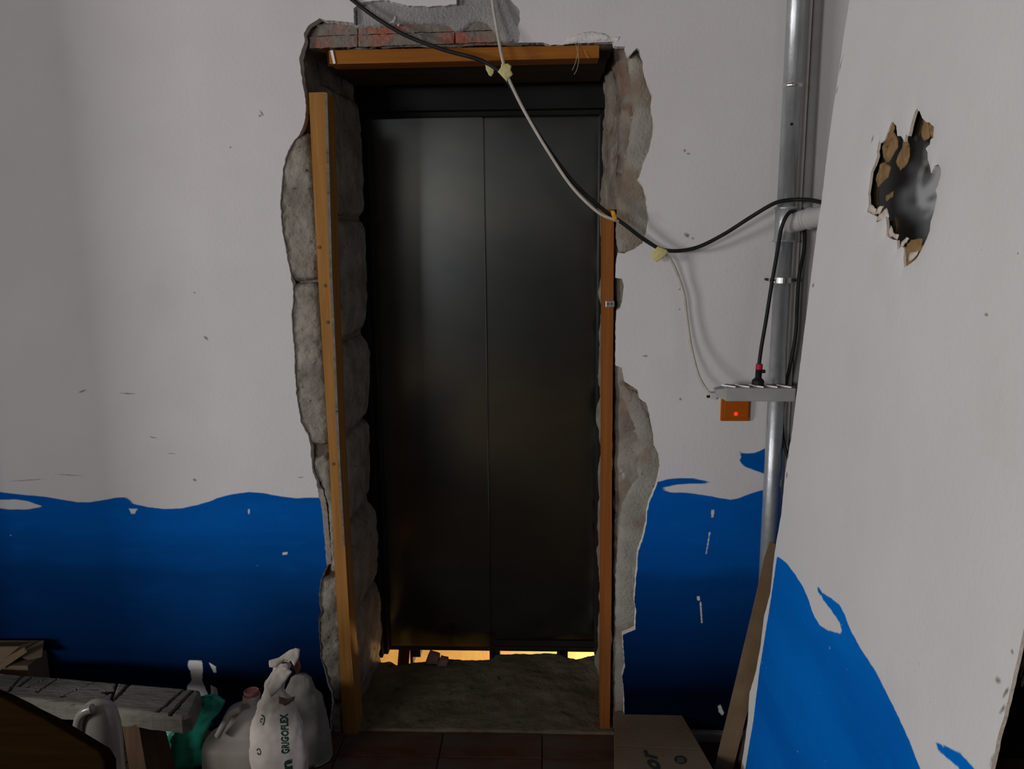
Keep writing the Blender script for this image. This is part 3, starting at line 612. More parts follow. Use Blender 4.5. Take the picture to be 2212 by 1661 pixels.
def flat(poly, Y, m, name, label, cat, bend=.006, th=.0012, group=None):
    c = on_y(sum(p[0] for p in poly)/len(poly), sum(p[1] for p in poly)/len(poly), Y)
    o = slab(xz(poly, Y), lambda u, v, h: (u, Y-h-bend*math.cos((u-c.x)*60)*math.cos((v-c.z)*45), v), m, name, None, th, 0, 0, .004, .0015, 120, .0006, origin=c)
    return meta(o, label, cat, group)
flat([(1083,138),(1087,139),(1098,138),(1105,143),(1103,152),(1108,160),(1104,166),(1099,168),(1095,177),(1085,166),(1075,155),(1082,146)], -.068, M['tape'], 'masking_tape', 'yellow tape knot binding the black and white cables above the door', 'tape')
flat([(1047,128),(1056,133),(1067,141),(1068,152),(1066,160),(1061,166),(1056,163),(1050,150)], -.045, M['tape'], 'masking_tape', 'dull tape flap hanging from the black cable left of the knot', 'tape')
flat([(1319,456),(1327,455),(1330,462),(1333,472),(1328,478),(1323,472)], -.068, M['tape2'], 'masking_tape', 'small bright orange tape piece where the cables cross the right post', 'tape')
flat([(1420,532),(1432,536),(1446,542),(1440,550),(1432,558),(1418,566),(1408,558),(1407,548),(1414,540)], -.054, M['tape'], 'masking_tape', 'yellow green tape tab at the lowest point of the black cable', 'tape')
for k, pts in enumerate(([(1250,93,-.004),(1248,115,-.012),(1242,138,-.012),(1236,152,-.01)], [(1243,92,-.004),(1247,108,-.012),(1250,130,-.014),(1246,150,-.012),(1240,161,-.01)], [(1262,108,-.008),(1267,120,-.008),(1272,126,-.006)])):
    cable(pts, 'loose_fibre', M['thread'], .0006, ['shorter left fibre thread hanging over the timber lintel', 'longest curled fibre thread hanging over the timber lintel', 'short fibre scrap lying against the lintel right of the long threads'][k], 6, 'thread')

# ------------------------------------------------------------------ power strip, plug, wall switch
ps = thing('power_strip', 'grey white five-socket power strip hanging in front of the steel pipe', 'power strip', on_y(1640, 868, -.12))
q0 = on_y(1567, 867, -.150); q1 = on_y(1718, 868, -.150); ht = on_y(1640, 839, -.150).z-on_y(1640, 868, -.150).z
A = math.atan2(q1.z-q0.z, q1.x-q0.x); LN = (q1-q0).length
MT = Matrix.Translation(q0) @ Matrix.Rotation(-A, 4, 'Y')
def pst(lo, hi, bev, nm, m, par=ps): return Geo().box(lo, hi, bev, MT).out(nm, m, par)
pst((0, 0, 0), (LN, .060, ht), .003, 'body', M['strip'])
n = 5; sp = LN/n
for k in range(n):
    c = Vector(((k+.5)*sp, .030, ht)); ang = math.radians(-42); RZ = Matrix.Translation(c) @ Matrix.Rotation(ang, 4, 'Z')
    s_ = Geo().box((-.023, -.014, -.001), (.023, .014, .0022), .001, MT @ RZ)
    so_ = s_.out('socket', M['strip'], ps)
    Geo().box((-.020, -.011, .0018), (.020, .011, .0030), .0005, MT @ RZ).out('socket_well', M['hole'], so_)
    Geo().box((-.023, -.0145, .000), (.023, -.0125, .0045), .0005, MT @ RZ).out('socket_rim', M['conduit'], so_)
a0 = [MT @ Vector(v) for v in ((0, .004, .004), (0, .056, .004), (0, .056, ht-.003), (0, .004, ht-.003))]
a1 = [MT @ Vector(v) for v in ((-.026, .014, .010), (-.026, .046, .010), (-.026, .046, ht-.008), (-.026, .014, ht-.008))]
fix_normals(Geo().hexa(a0, a1).out('end_cap', M['strip'], ps))
g = Geo().box((-.041, .012, .004), (-.022, .040, .022), .002, MT); g.out('cord_clamp', M['pvc'], ps)
o = Geo().tube([MT @ Vector((-.041, .020, .010)), MT @ Vector((-.050, .020, .010))], .004, 8).out('clamp_screw', M['black'], ps)
pl = thing('power_plug', 'black plug with red ring standing in the power strip', 'plug', MT @ Vector((2.5*sp, .03, ht)))
c = MT @ Vector((2.5*sp-.002, .030, ht+.003)); top = on_y(1640, 792, -.118); ax = (top-c).normalized()
Geo().lathe([(.014, 0), (.0175, .002), (.0175, .014), (.013, .019), (.010, .022)], c, 20, ax).out('plug_body', M['black'], pl)
pf = []
for k in range(6): pf += [(.0085, .021+k*.0042), (.0098, .0225+k*.0042), (.0098, .0238+k*.0042)]
Geo().lathe(pf+[(.008, .047)], c, 16, ax).out('strain_relief', M['black'], pl)
Geo().lathe([(.0085, .046), (.0100, .047), (.0100, .062), (.0085, .063)], c, 16, ax).out('red_ring', M['red'], pl)['label'] = 'red ring on the plug neck'
Geo().box((.006, -.006, .036), (.020, .006, .046), .003, Matrix.Translation(c)).out('hanging_ear', M['black'], pl)
sw = thing('light_switch', 'orange wall switch with a glowing red neon lamp below the power strip', 'switch', on_y(1588, 909, 0))
s0 = on_y(1557, 910, -.012); s1 = on_y(1619, 909, -.012); zt2 = s0.z+.086
Geo().box((s0.x, -.011, s0.z), (s1.x, .0005, zt2), .003).out('cover_plate', M['orange'], sw)
Geo().box((s0.x+.008, -.016, s0.z+.012), (s1.x-.004, -.010, zt2-.008), .0025).out('rocker', M['orange'], sw)
c = on_y(1590, 894, -.016); Geo().lathe([(.0065, -.001), (.0060, .0010), (.003, .0018), (.0005, .002)], c, 14, Vector((0, -1, 0))).out('neon_lamp', M['led'], sw, True)['label'] = 'glowing red neon lamp'

# ------------------------------------------------------------------ the big leaning board with its torn hole
Lb, Lt = on_y(1620, 1661, -.28), on_y(1774, 436, -.28)
up = (Lt-Lb).normalized(); uu = Vector((0, -1, 0)); nb = uu.cross(up).normalized()
if nb.x > 0: nb = -nb
def PP(px, py):                               # pixel -> (u, v) on the face of the board
    q = on_plane(px, py, Lb, nb); d = q-Lb; return (d.dot(uu), d.dot(up))
def BP(u, v, h=0.0): return Lb + uu*u + up*v + nb*h
vmin = -Lb.z/up.z; vmax = 2.45
left = [(1599,1661),(1607,1617),(1615,1557),(1619,1497),(1631,1458),(1643,1398),(1651,1330),(1664,1279),(1673,1199),(1677,1171),(1687,1111),(1697,1016),(1711,930),(1722,836),(1746,650),(1764,500),(1774,436),(1787,330),(1805,200),(1822,80),(1835,0)]
right = [(2345,0),(2335,400),(2305,800),(2262,1100),(2206,1382),(2192,1446),(2176,1517),(2153,1601),(2145,1645)]
lq = [PP(*p) for p in left]; rq = [PP(*p) for p in right]
out = refine([(lq[0][0]-.01, vmin)]+lq+[(lq[-1][0], vmax), (rq[0][0], vmax)]+rq+[(rq[-1][0]-.06, vmin)], .010, .002, 60)
HZ = [(775,135),(800,160),(820,215),(855,250),(885,255),(918,290),(915,385),(890,400),(885,440),(850,475),(865,510),(868,570),(885,625),(895,690),(925,625),(955,610),(978,650),(978,700),(955,790),(935,830),(945,880),(925,990),(890,1100),(885,1180),(860,1240),(840,1290),(800,1370),(770,1420),(720,1460),(665,1495),(660,1400),(668,1330),(650,1310),(610,1340),(605,1260),(560,1250),(515,1225),(520,1130),(510,1060),(470,1090),(430,1110),(435,1060),(400,1040),(350,1020),(365,950),(360,860),(370,780),(385,680),(420,600),(440,540),(435,500),(455,410),(470,430),(500,410),(530,330),(555,260),(575,250),(600,285),(610,370),(640,370),(670,420),(680,355),(705,370),(730,260),(755,170)]
def zpx(a, b): return (1780+a/3.954, 200+b/3.954)
hq = [PP(*zpx(*p)) for p in HZ]; hq2 = refine(hq, .006, .0015, 90)
SEA_B = [(1679,1200),(1699,1215),(1717,1239),(1735,1267),(1747,1295),(1757,1326),(1771,1350),(1787,1360),(1820,1370),(1814,1346),(1795,1318),(1779,1298),(1767,1279),(1761,1255),(1775,1279),(1795,1291),(1814,1306),(1824,1326),(1838,1362),(1858,1398),(1890,1446),(1918,1501),(1942,1549),(1966,1601),(1988,1661),(2030,1790),(1560,1900),(1609,1661),(1627,1557),(1639,1458),(1655,1358)]
SEA_C = [(2017,1601),(2045,1611),(2073,1625),(2097,1649),(2115,1675),(2150,1760),(2110,1760),(2073,1661),(2049,1641),(2025,1621)]
BM = [(1757,616,4,6,0),(2156,1470,3,6,10),(2172,1496,1.5,12,10),(2167,1530,1.5,12,12),(2186,1408,1.5,4,0),(2149,1640,3,18,10),(1686,1110,3,6,0),(1700,1026,3,10,0),(1703,985,2,8,5),(1708,950,2,10,5),(1884,300,2,8,10),(2130,680,3,3,0),(1646,1430,3,5,0),(1715,870,2,12,6),(1808,195,2,10,8),(1816,140,1.5,26,8)]
gp = grid_in(out, .011)
gp = gp[~pip(gp, hq2)]; gp = gp[segdist(gp, hq2) > .004]
ex = []
for m_ in BM:
    c = PP(m_[0], m_[1]); ex.append(np.array([(c[0]+i*.003, c[1]+j*.003) for i in range(-5, 6) for j in range(-14, 15)]))
ex = np.concatenate(ex); ex = ex[pip(ex, out)]; ex = ex[(segdist(ex, out) > .004)]; ex = ex[~pip(ex, hq2)]; ex = ex[segdist(ex, hq2) > .004]
P, T = cdt([out, hq2], np.concatenate([gp, ex]), lambda c: pip(c, out) & ~pip(c, hq2))
nP = len(P); TB = .006
sea = np.maximum(sdf(P, [PP(*p) for p in SEA_B]), sdf(P, [PP(*p) for p in SEA_C]))
mk = np.zeros(nP)
for (px, py, a, b, ang) in BM:
    c = PP(px, py); k = .0013; t = math.radians(ang); du = (P[:, 0]-c[0])/2.2; dv = P[:, 1]-c[1]
    w = du*math.cos(t)-dv*math.sin(t); z = du*math.sin(t)+dv*math.cos(t)
    mk = np.maximum(mk, np.exp(-((w/(a*k))**2+(z/(b*k))**2)))
hd = segdist(P, hq2)
V = [BP(u, v, -0.004*math.exp(-d/.02)+.001*fbm((u, v, 0), 4, 3)) for (u, v), d in zip(P, hd)]
Fc = [tuple(t) for t in T]; fm = [0]*len(Fc); bi = {}; fi = {}
be = border_edges(T)
for a in set([e[0] for e in be]+[e[1] for e in be]):
    u, v = P[a]; fi[a] = len(V); V.append(V[a]); bi[a] = len(V); V.append(BP(u, v, -TB-(.004 if hd[a] < 1e-4 else 0)))
for a, b in be: Fc.append((b, a, bi[a], bi[b])); fm.append(1)
board = thing('painted_board', 'large white board with blue wave and torn hole leaning at right', 'board', BP(.1, vmin))
sk = fix_normals(mesh('front_skin', V, Fc, None, board, False, None, [M['board'], M['torn2']], fm))
set_attr(sk, 'sea', sea, nP); set_attr(sk, 'mark', mk, nP)
# back skin with its own larger hole, and edge battens of the hollow core
hc = np.mean(np.array(hq), axis=0); hb = refine([tuple(hc+(np.array(p)-hc)*1.02) for p in hq], .012, .006, 40, seed=4.0)
oc = np.mean(np.array(out), axis=0); ob = [(min(oc[0]+(p[0]-oc[0])*.985, rq[-1][0]-.16), max(vmin+.002, p[1])) for p in out]
P, T = cdt([ob, hb], np.zeros((0, 2)), lambda c: pip(c, ob) & ~pip(c, hb))
V = [BP(u, v, -.026) for u, v in P]+[BP(u, v, -.030) for u, v in P]; n = len(P)
Fc = [tuple(t) for t in T]+[tuple(x+n for x in t[::-1]) for t in T]+[(b, a, a+n, b+n) for a, b in border_edges(T)]
fix_normals(mesh('back_skin', V, Fc, M['backskin'], board))
for (u0, u1) in ((.02, .05), (rq[-1][0]-.20, rq[-1][0]-.17)):
    V = [BP(u, v, h) for u in (u0, u1) for v in (vmin+.003, vmax-.01) for h in (-.0065, -.0255)]
    fix_normals(mesh('core_batten', V, [(0, 1, 3, 2), (4, 5, 7, 6), (0, 1, 5, 4), (2, 3, 7, 6), (0, 2, 6, 4), (1, 3, 7, 5)], M['backskin'], board))
FL_ = [([(462,450),(480,430),(510,400),(560,320),(585,380),(582,470),(545,520),(500,590),(480,600),(462,560)], .010, 0), ([(606,395),(625,372),(660,425),(678,470),(683,540),(668,605),(602,657),(545,600),(560,520),(600,470)], .014, 0), ([(436,600),(470,590),(512,640),(492,720),(412,805),(398,740)], .012, 0), ([(797,165),(822,215),(852,258),(830,380),(792,412),(775,340),(800,260)], .012, 0), ([(862,262),(890,255),(920,290),(914,388),(886,360)], .004, 0), ([(440,880),(515,838),(503,890),(445,920)], .020, 0),
        ([(668,1330),(712,1250),(790,1245),(770,1350),(730,1450),(668,1492)], .009, 0), ([(715,1365),(775,1350),(765,1385),(720,1440),(700,1430)], .004, 1), ([(610,1330),(630,1275),(690,1225),(705,1250),(640,1310)], .006, 1), ([(518,1220),(540,1130),(560,1200),(610,1210),(600,1250)], .006, 1), ([(430,1105),(450,1040),(500,985),(515,1060),(470,1085)], .006, 1), ([(352,1015),(375,950),(420,990),(400,1040)], .005, 1), ([(530,330),(560,255),(578,300),(550,400),(505,470),(500,420)], .006, 0), ([(400,1040),(430,975),(470,965),(440,1030)], .008, 1), ([(730,1300),(840,1280),(800,1360),(770,1420),(740,1400)], .016, 0)]
for k, (po, dep, kind) in enumerate(FL_):
    q = [PP(*zpx(*p)) for p in po]; c = np.mean(np.array(q), axis=0)
    o = slab(q, lambda u, v, h: BP(u, v, -dep+h+.10*(u-c[0])*math.sin(k*1.7)+.08*(v-c[1])*math.cos(k*2.3)), M['torn2'] if kind else M['torn'], 'torn_flake', board, .002, .002, .01, .006, .003, 90, .003)

# brown sheets behind the board's foot
def sheet(poly, Yb, Yt, zref, th, name, m, label):
    q = [on_y(x, y, Yb) for x, y in poly]
    def pl(u, v, h): return (u, Yb+(Yt-Yb)*v/zref-h, v)
    o = slab([(p.x, p.z) for p in q], pl, m, name, None, th, 0, 0, .03, 0, 10, .0006, smooth=False, origin=(q[0].x, Yb, 0)); return meta(o, label, 'board')
sheet([(1672,1182),(1660,1215),(1630,1335),(1600,1448),(1568,1570),(1540,1672),(1518,1745),(1562,1745),(1584,1661),(1612,1560),(1634,1480),(1655,1380),(1680,1260),(1700,1195)], -.19, -.15, .7, .004, 'hardboard_sheet', M['kraft'], 'brown hardboard strip leaning between the pipe and the white board')
sheet([(1650,1440),(1622,1530),(1600,1620),(1585,1690),(1572,1745),(1600,1745),(1612,1690),(1640,1560),(1668,1440)], -.16, -.14, .5, .004, 'hardboard_sheet', M['kraft'], 'second brown hardboard edge behind the leaning strip at the floor')

# broom head and dark door leaf in the corridor
bq = on_plane(2215, 1385, Vector((1.05, -1.35, 1)), Vector((0.6, 0.8, 0)).normalized())
br_ = thing('broom', 'dark broom whose bristles peep past the right edge of the board', 'broom', (bq.x+.03, bq.y, 0))
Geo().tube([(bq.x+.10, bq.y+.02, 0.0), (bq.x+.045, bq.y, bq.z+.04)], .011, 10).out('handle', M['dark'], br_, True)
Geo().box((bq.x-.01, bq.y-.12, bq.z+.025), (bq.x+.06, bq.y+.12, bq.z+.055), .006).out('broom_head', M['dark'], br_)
g = Geo()
for i in range(24):
    for j in range(5):
        y = bq.y-.115+i*.01; x = bq.x-.005+j*.012; g.tube([(x, y, bq.z+.03), (x-.014+random.uniform(-.004, .004), y-.006, bq.z-.02), (x-.03+random.uniform(-.006, .006), y-.02, bq.z-.045)], .0012, 4)
o = g.out('bristles', M['bristle'], br_); o['kind'] = 'stuff'

# ------------------------------------------------------------------ lower right: carton, skirting
ZX = .085
tp = [on_z(x, y, ZX) for x, y in ((1327,1537),(1473,1545),(1545,1670),(1600,1770),(1335,1770),(1328,1661))]
cb = thing('cardboard_carton', 'low brown cardboard carton on the floor right of the doorway', 'box', (tp[0].x+.1, tp[0].y-.15, 0))
fix_normals(Geo().hexa([Vector((p.x, p.y, 0.0)) for p in tp], [Vector((p.x, p.y, ZX-.004)) for p in tp]).out('carton_body', M['card'], cb))
cc = sum((Vector(p) for p in tp), Vector())/len(tp)
def shr(p, k): return cc+(p-cc)*k
m1 = [tp[0], tp[1], (tp[1]+tp[2])/2*1.0, tp[0].lerp(tp[5], .55)]
for lp in ([tp[0], tp[1], tp[1].lerp(tp[2], .62), tp[0].lerp(tp[5], .62)], [tp[0].lerp(tp[5], .635), tp[1].lerp(tp[2], .635), tp[2], tp[3], tp[4], tp[5]]):
    fix_normals(Geo().hexa([Vector((p.x, p.y, ZX-.0038)) for p in lp], [Vector((p.x, p.y, ZX)) for p in lp]).out('flap', M['card'], cb))
def text_mesh(s, size, bold=0.0):
    cu = bpy.data.curves.new('tmp', 'FONT'); cu.body = s; cu.size = size; cu.offset = bold; cu.space_character = 1.08; cu.resolution_u = 3
    o = bpy.data.objects.new('tmp', cu); COL.objects.link(o); dg = bpy.context.evaluated_depsgraph_get(); me = o.evaluated_get(dg).to_mesh()
    V = [v.co.copy() for v in me.vertices]; Fc = [tuple(p.vertices) for p in me.polygons]
    o.evaluated_get(dg).to_mesh_clear(); bpy.data.objects.remove(o); bpy.data.curves.remove(cu); return V, Fc
V, Fc = text_mesh('or', 1.0, .04); xs_ = [v.x for v in V]; ys_ = [v.y for v in V]
def cpt(v):
    t = (v.x-min(xs_))/(max(xs_)-min(xs_)); w = (v.y-min(ys_))/(max(ys_)-min(ys_)); py = 1660-42*t
    q = on_z(1428-10*t-28*w+.1*(py-1640), py+6*(1-w), ZX); return Vector((q.x, q.y, ZX+.0008))
fix_normals(mesh('printed_lettering', [cpt(v) for v in V], Fc, M['ink'], cb))
c = on_z(1470, 1641, ZX+.0006); V = [c+Vector((.019*math.cos(a), .021*math.sin(a), 0)) for a in np.linspace(0, 2*math.pi, 28)[:-1]]
mesh('printed_emblem', V, [tuple(range(27))], M['ink'], cb)
g = Geo()
for k in range(3): g.box((c.x-.012+.002*k, c.y-.011+.008*k, c.z+.0002), (c.x+.010, c.y-.009+.008*k, c.z+.0008))
g.out('emblem_lines', M['card'], cb)
g = Geo().box((.36, -.022, 0), (XR, .0, .034), .004); struct('baseboard_back', g, M['grey'])

# ------------------------------------------------------------------ lower left: bench
ZT = .30
bk = [on_z(x, y, ZT) for x, y in ((-260,1438),(0,1455),(130,1462),(300,1478),(438,1488))]
ft = [on_z(x, y, ZT) for x, y in ((-260,1478),(0,1503),(100,1510),(240,1530),(340,1541),(408,1548))]
xa = Vector((ft[-1].x-ft[1].x, ft[-1].y-ft[1].y, 0)).normalized(); ya = Vector((-xa.y, xa.x, 0)); o0 = ft[-1].copy()
bench = thing('bench', 'worn wooden bench with saw cuts across its top, lower left', 'bench', (o0.x-.3, o0.y, 0))
def tolocal(px, py): q = on_z(px, py, ZT)-o0; return (q.dot(xa), q.dot(ya))
wb = [((p-o0).dot(xa), (p-o0).dot(ya)) for p in bk]; wf = [((p-o0).dot(xa), (p-o0).dot(ya)) for p in ft]
top = [(-1.0, min(wf[0][1], .02)), (wf[3][0], wf[3][1]), (wf[5][0]-.02, wf[5][1]-.006), (wf[5][0], .012), (wb[-1][0]+.006, wb[-1][1]-.02), (wb[-1][0]-.012, wb[-1][1]), (wb[2][0], wb[2][1]), (-1.0, wb[1][1])]
CUTS = [[(48,1457),(52,1458),(20,1494),(14,1494)], [(68,1461),(74,1461),(44,1482),(36,1482)], [(103,1463),(106,1463),(62,1484),(58,1484)], [(124,1465),(129,1465),(82,1495),(76,1495)], [(206,1471),(212,1471),(170,1488),(136,1505),(132,1504)], [(251,1474),(256,1474),(242,1514),(237,1518),(235,1516)], [(275,1476),(284,1477),(262,1500),(240,1520),(238,1518)], [(220,1496),(228,1492),(246,1488),(245,1497),(232,1500)], [(398,1486),(403,1487),(344,1538),(337,1538)], [(416,1489),(421,1490),(372,1543),(364,1542)], [(-20,1456),(6,1456),(0,1460),(-30,1468)]]
cl_ = [[tolocal(*p) for p in c] for c in CUTS]
plo = refine(top, .008, .0015, 50)
gp = grid_in(plo, .005); P, T = cdt([plo]+cl_, gp, lambda c: pip(c, plo))
dp = segdist(P, plo); V = []
cut = np.zeros(len(P))
tc_ = P[T].mean(1); fcut = np.zeros(len(T), bool)
for c in cl_:
    cut = np.maximum(cut, np.clip((sdf(P, c)+.0006)/.0008, 0, 1)); fcut |= pip(tc_, c)
for i, (u, v) in enumerate(P):
    z = ZT-.010*max(0, 1-dp[i]/.012)**2+.0007*fbm((u*.4, v, 0), 30, 4)-.012*cut[i]; q = o0+xa*u+ya*v; V.append((q.x, q.y, z))
bi = {}; be = border_edges(T)
for a in set([e[0] for e in be]+[e[1] for e in be]):
    u, v = P[a]; q = o0+xa*u+ya*v; bi[a] = len(V); V.append((q.x, q.y, ZT-.052+.004*fbm((u, v, 2), 20, 2)))
Fc = [tuple(t) for t in T]+[(b, a, bi[a], bi[b]) for a, b in be]+[tuple(bi[a] for a in [])][:0]
und = [bi[a] for a in bi]
fmx = [1 if k else 0 for k in fcut]+[0]*(len(Fc)-len(T))
pk = fix_normals(mesh('seat_plank', V, Fc, None, bench, False, None, [M['old'], M['groove']], fmx))
def qb(u, v, z): q = o0+xa*u+ya*v; return (q.x, q.y, z)
vm = (wf[4][1]+wb[-1][1])/2
mesh('seat_underside', [qb(-1.0, .002, ZT-.05), qb(-.004, .004, ZT-.05), qb(min(-.004, wb[-1][0]-.015), wb[-1][1]-.012, ZT-.05), qb(-1.0, wb[1][1]-.01, ZT-.05)], [(0, 1, 2, 3)], M['oldleg'], bench)
for (u0, sg) in ((-.215, 1), (-.9, -1)):
    lo = [qb(u0-.035+sg*.02, .01, ZT-.049), qb(u0+.02+sg*.02, .01, ZT-.049), qb(u0+.02+sg*.02, .11, ZT-.049), qb(u0-.035+sg*.02, .11, ZT-.049)]
    hi = [qb(u0-.035+sg*.05, -.01, 0), qb(u0+.025+sg*.05, -.01, 0), qb(u0+.025+sg*.05, .12, 0), qb(u0-.035+sg*.05, .12, 0)]
    fix_normals(Geo().hexa(lo, hi).out('leg', M['oldleg'], bench))

# carton behind the bench, far left
ca = thing('kraft_carton', 'open kraft carton with bent flaps behind the bench, far left', 'box', (on_y(20, 1460, -.07).x, -.1, 0))
zt3 = on_y(50, 1398, -.05).z; xr_ = on_y(92, 1400, -.05).x
Geo().box((xr_-.34, -.115, 0), (xr_-.012, -.012, zt3-.03), .004).out('carton_body', M['card2'], ca)
def flap(pts, m, nm='flap'):
    a = [on_y(*p) for p in pts]; b = [p+Vector((.002, .004, .002)) for p in a]; return fix_normals(Geo().hexa(a, b).out(nm, m, ca))
flap([(-60,1385,-.03),(92,1386,-.03),(88,1420,-.10),(60,1425,-.11)], M['card2'])
flap([(-60,1400,-.10),(40,1398,-.10),(72,1388,-.06),(0,1432,-.13),(-60,1440,-.13)], M['card2'])
flap([(0,1428,-.125),(50,1400,-.12),(56,1410,-.125),(0,1448,-.135)], M['card'])

# foreground plank and cloudy bottle
def lerp_loop(pxs, Y): return [on_y(x, y, Y) for x, y in pxs]
fp = thing('foreground_plank', 'dark brown plank slanting across the lower left foreground', 'plank', on_y(120, 1700, -.95))
fa = [(-120,1452),(0,1503),(37,1521),(56,1532),(103,1555),(140,1577),(168,1594),(215,1622),(228,1645),(232,1720),(180,1760),(-120,1720)]
a = lerp_loop(fa, -.95); b = [Vector((p.x-.01, p.y+.06, p.z-.035)) for p in a]
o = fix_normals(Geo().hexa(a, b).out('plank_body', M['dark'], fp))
bv = o.modifiers.new('bevel', 'BEVEL'); bv.width = .008; bv.segments = 3; bv.limit_method = 'ANGLE'
a2 = lerp_loop([(-80,1700),(60,1700),(60,1900),(-80,1900)], -.86); zf = 0.0
a2 = [Vector((a2[0].x, -.87, a2[0].z)), Vector((a2[1].x, -.87, a2[1].z)), Vector((a2[1].x+.02, -.87, 0)), Vector((a2[0].x-.02, -.87, 0))]
fix_normals(Geo().hexa(a2, [p+Vector((0, .05, 0)) for p in a2]).out('support_leg', M['dark'], fp))
jg = thing('plastic_bottle', 'cloudy grey plastic bottle between the bench and the dark plank', 'bottle', on_y(215, 1661, -.62))
rings = [(.06, 1800, 232, 52), (.06, 1700, 226, 44), (.06, 1640, 222, 43), (.06, 1600, 219, 43), (.06, 1565, 216, 42), (.05, 1540, 213, 38), (.04, 1524, 211, 30), (.03, 1515, 210, 18), (.01, 1511, 210, 5)]
V = []; ns = 28
for (dy, py, px, hw) in rings:
    c = on_y(px, py, -.62); w = abs(on_y(px+hw, py, -.62).x-c.x)
    for k in range(ns):
        t = 2*math.pi*k/ns; V.append((c.x+w*math.cos(t), -.62+w*.85*math.sin(t), max(c.z, .001)))
Fc = [(i*ns+k, i*ns+(k+1) % ns, (i+1)*ns+(k+1) % ns, (i+1)*ns+k) for i in range(len(rings)-1) for k in range(ns)]+[tuple(range((len(rings)-1)*ns, len(rings)*ns))]+[tuple(range(ns))[::-1]]
fix_normals(mesh('bottle_body', V, Fc, M['bottle'], jg, True))
hp = [on_y(x, y, -.66) for x, y in ((200,1530),(184,1536),(172,1550),(168,1572),(172,1592),(184,1606))]
Geo().tube(smooth_line(hp, 6), [.012]*31, 12).out('grip', M['bottle'], jg, True)

# ------------------------------------------------------------------ bags, can and sacks beside the opening
def loft(name, m, parent, rings, Yc, fz, ns=40, crumple=.006, fr=14, power=2.4, zmin=.001, close_top=True, seed=0):
    """rings: (py, x_left, x_right, depth/width); superelliptic rings, crumpled"""
    pts = []; zz = []; V = []
    for (py, xl, xr, dr) in rings:
        a = on_y(xl, py, Yc); b = on_y(xr, py, Yc); pts.append((a.x, b.x, dr, (a.z+b.z)/2))
    for i, (x0, x1, dr, z) in enumerate(pts):
        cx = (x0+x1)/2; w = (x1-x0)/2; ed = min(1, (len(pts)-1-i)/2)
        for k in range(ns):
            t = 2*math.pi*k/ns; c, s = math.cos(t), math.sin(t)
            ex = 2/power; px_ = math.copysign(abs(c)**ex, c)*w; py_ = math.copysign(abs(s)**ex, s)*w*dr
            nz = fbm((cx+px_+seed, py_, z), fr, 4)*crumple; V.append((cx+px_+nz*c, Yc+py_+nz*s, max(zmin, z+nz*.6*fz)))
    Fc = [(i*ns+k, i*ns+(k+1) % ns, (i+1)*ns+(k+1) % ns, (i+1)*ns+k) for i in range(len(pts)-1) for k in range(ns)]
    Fc.append(tuple(range(ns))[::-1])
    if close_top: Fc.append(tuple(range((len(pts)-1)*ns, len(pts)*ns)))
    return fix_normals(mesh(name, V, Fc, m, parent, True))
def dens(R, n=4):
    q = smooth_line([Vector((r[1], r[2], r[3])) for r in R], n); y = smooth_line([Vector((r[0], 0, 0)) for r in R], n)
    return [(b.x, a.x, a.y, a.z) for a, b in zip(q, y)]
gb = thing('green_plastic_bag', 'crumpled green plastic bag between the bench and the white can', 'bag', (on_y(410, 1661, -.175).x, -.175, 0))
loft('bag_body', M['bag'], gb, dens([(1760,325,440,.42),(1700,330,442,.42),(1650,338,442,.42),(1610,345,440,.42),(1575,352,446,.42),(1545,372,470,.42),(1522,398,484,.4),(1508,416,478,.4),(1499,432,462,.4)]), -.175, 1, 48, .024, 13, 2.0)
jc = thing('jerrycan', 'milky white jerrycan with pink cap left of the paper sack', 'jerrycan', (on_y(515, 1661, -.18).x, -.18, 0))
loft('can_body', M['can'], jc, dens([(1790,446,588,.75),(1660,445,588,.75),(1610,444,586,.75),(1595,447,582,.75),(1586,458,574,.7),(1578,472,566,.65),(1560,480,564,.6),(1540,488,562,.55),(1527,498,562,.5),(1518,522,561,.8),(1510,526,560,1.0),(1500,527,560,1.0)], 3), -.18, 0, 40, .001, 10, 3.0)
c = on_y(543.5, 1499, -.18); Geo().lathe([(.021, -.004), (.0235, -.002), (.0235, .010), (.021, .0125), (.019, .011), (.0005, .010)], (c.x, c.y, c.z), 24).out('cap', M['pink'], jc)['label'] = 'pink screw cap'
hp = [on_y(x, y, -.24) for x, y in ((470,1590),(486,1560),(500,1540),(520,1532))]
Geo().tube(smooth_line(hp, 6), .010, 10).out('handle', M['can'], jc, True)
gs = thing('grey_sack', 'large grey plastic sack behind the white paper sack', 'sack', (on_y(655, 1661, -.14).x, -.14, 0))
loft('sack_body', M['greysack'], gs, dens([(1740,600,708,.6),(1660,598,714,.6),(1600,602,712,.6),(1560,606,706,.58),(1520,612,698,.55),(1490,618,686,.5),(1470,626,674,.45),(1458,640,662,.4)]), -.14, 1, 40, .010, 12, 2.3)
ks = thing('paper_sack', 'white paper sack with green lettering and torn twisted top', 'sack', (on_y(605, 1661, -.312).x, -.312, 0))
SB = loft('sack_body', M['paper'], ks, dens([(1760,560,668,.5),(1700,548,666,.5),(1660,543,665,.5),(1620,540,664,.5),(1585,541,660,.5),(1560,545,653,.45),(1535,552,646,.42),(1512,562,632,.4),(1490,571,617,.42),(1470,578,618,.42),(1455,584,624,.4),(1442,590,626,.4),(1430,598,624,.5)], 5), -.312, 1, 72, .0065, 24, 2.1, close_top=False)
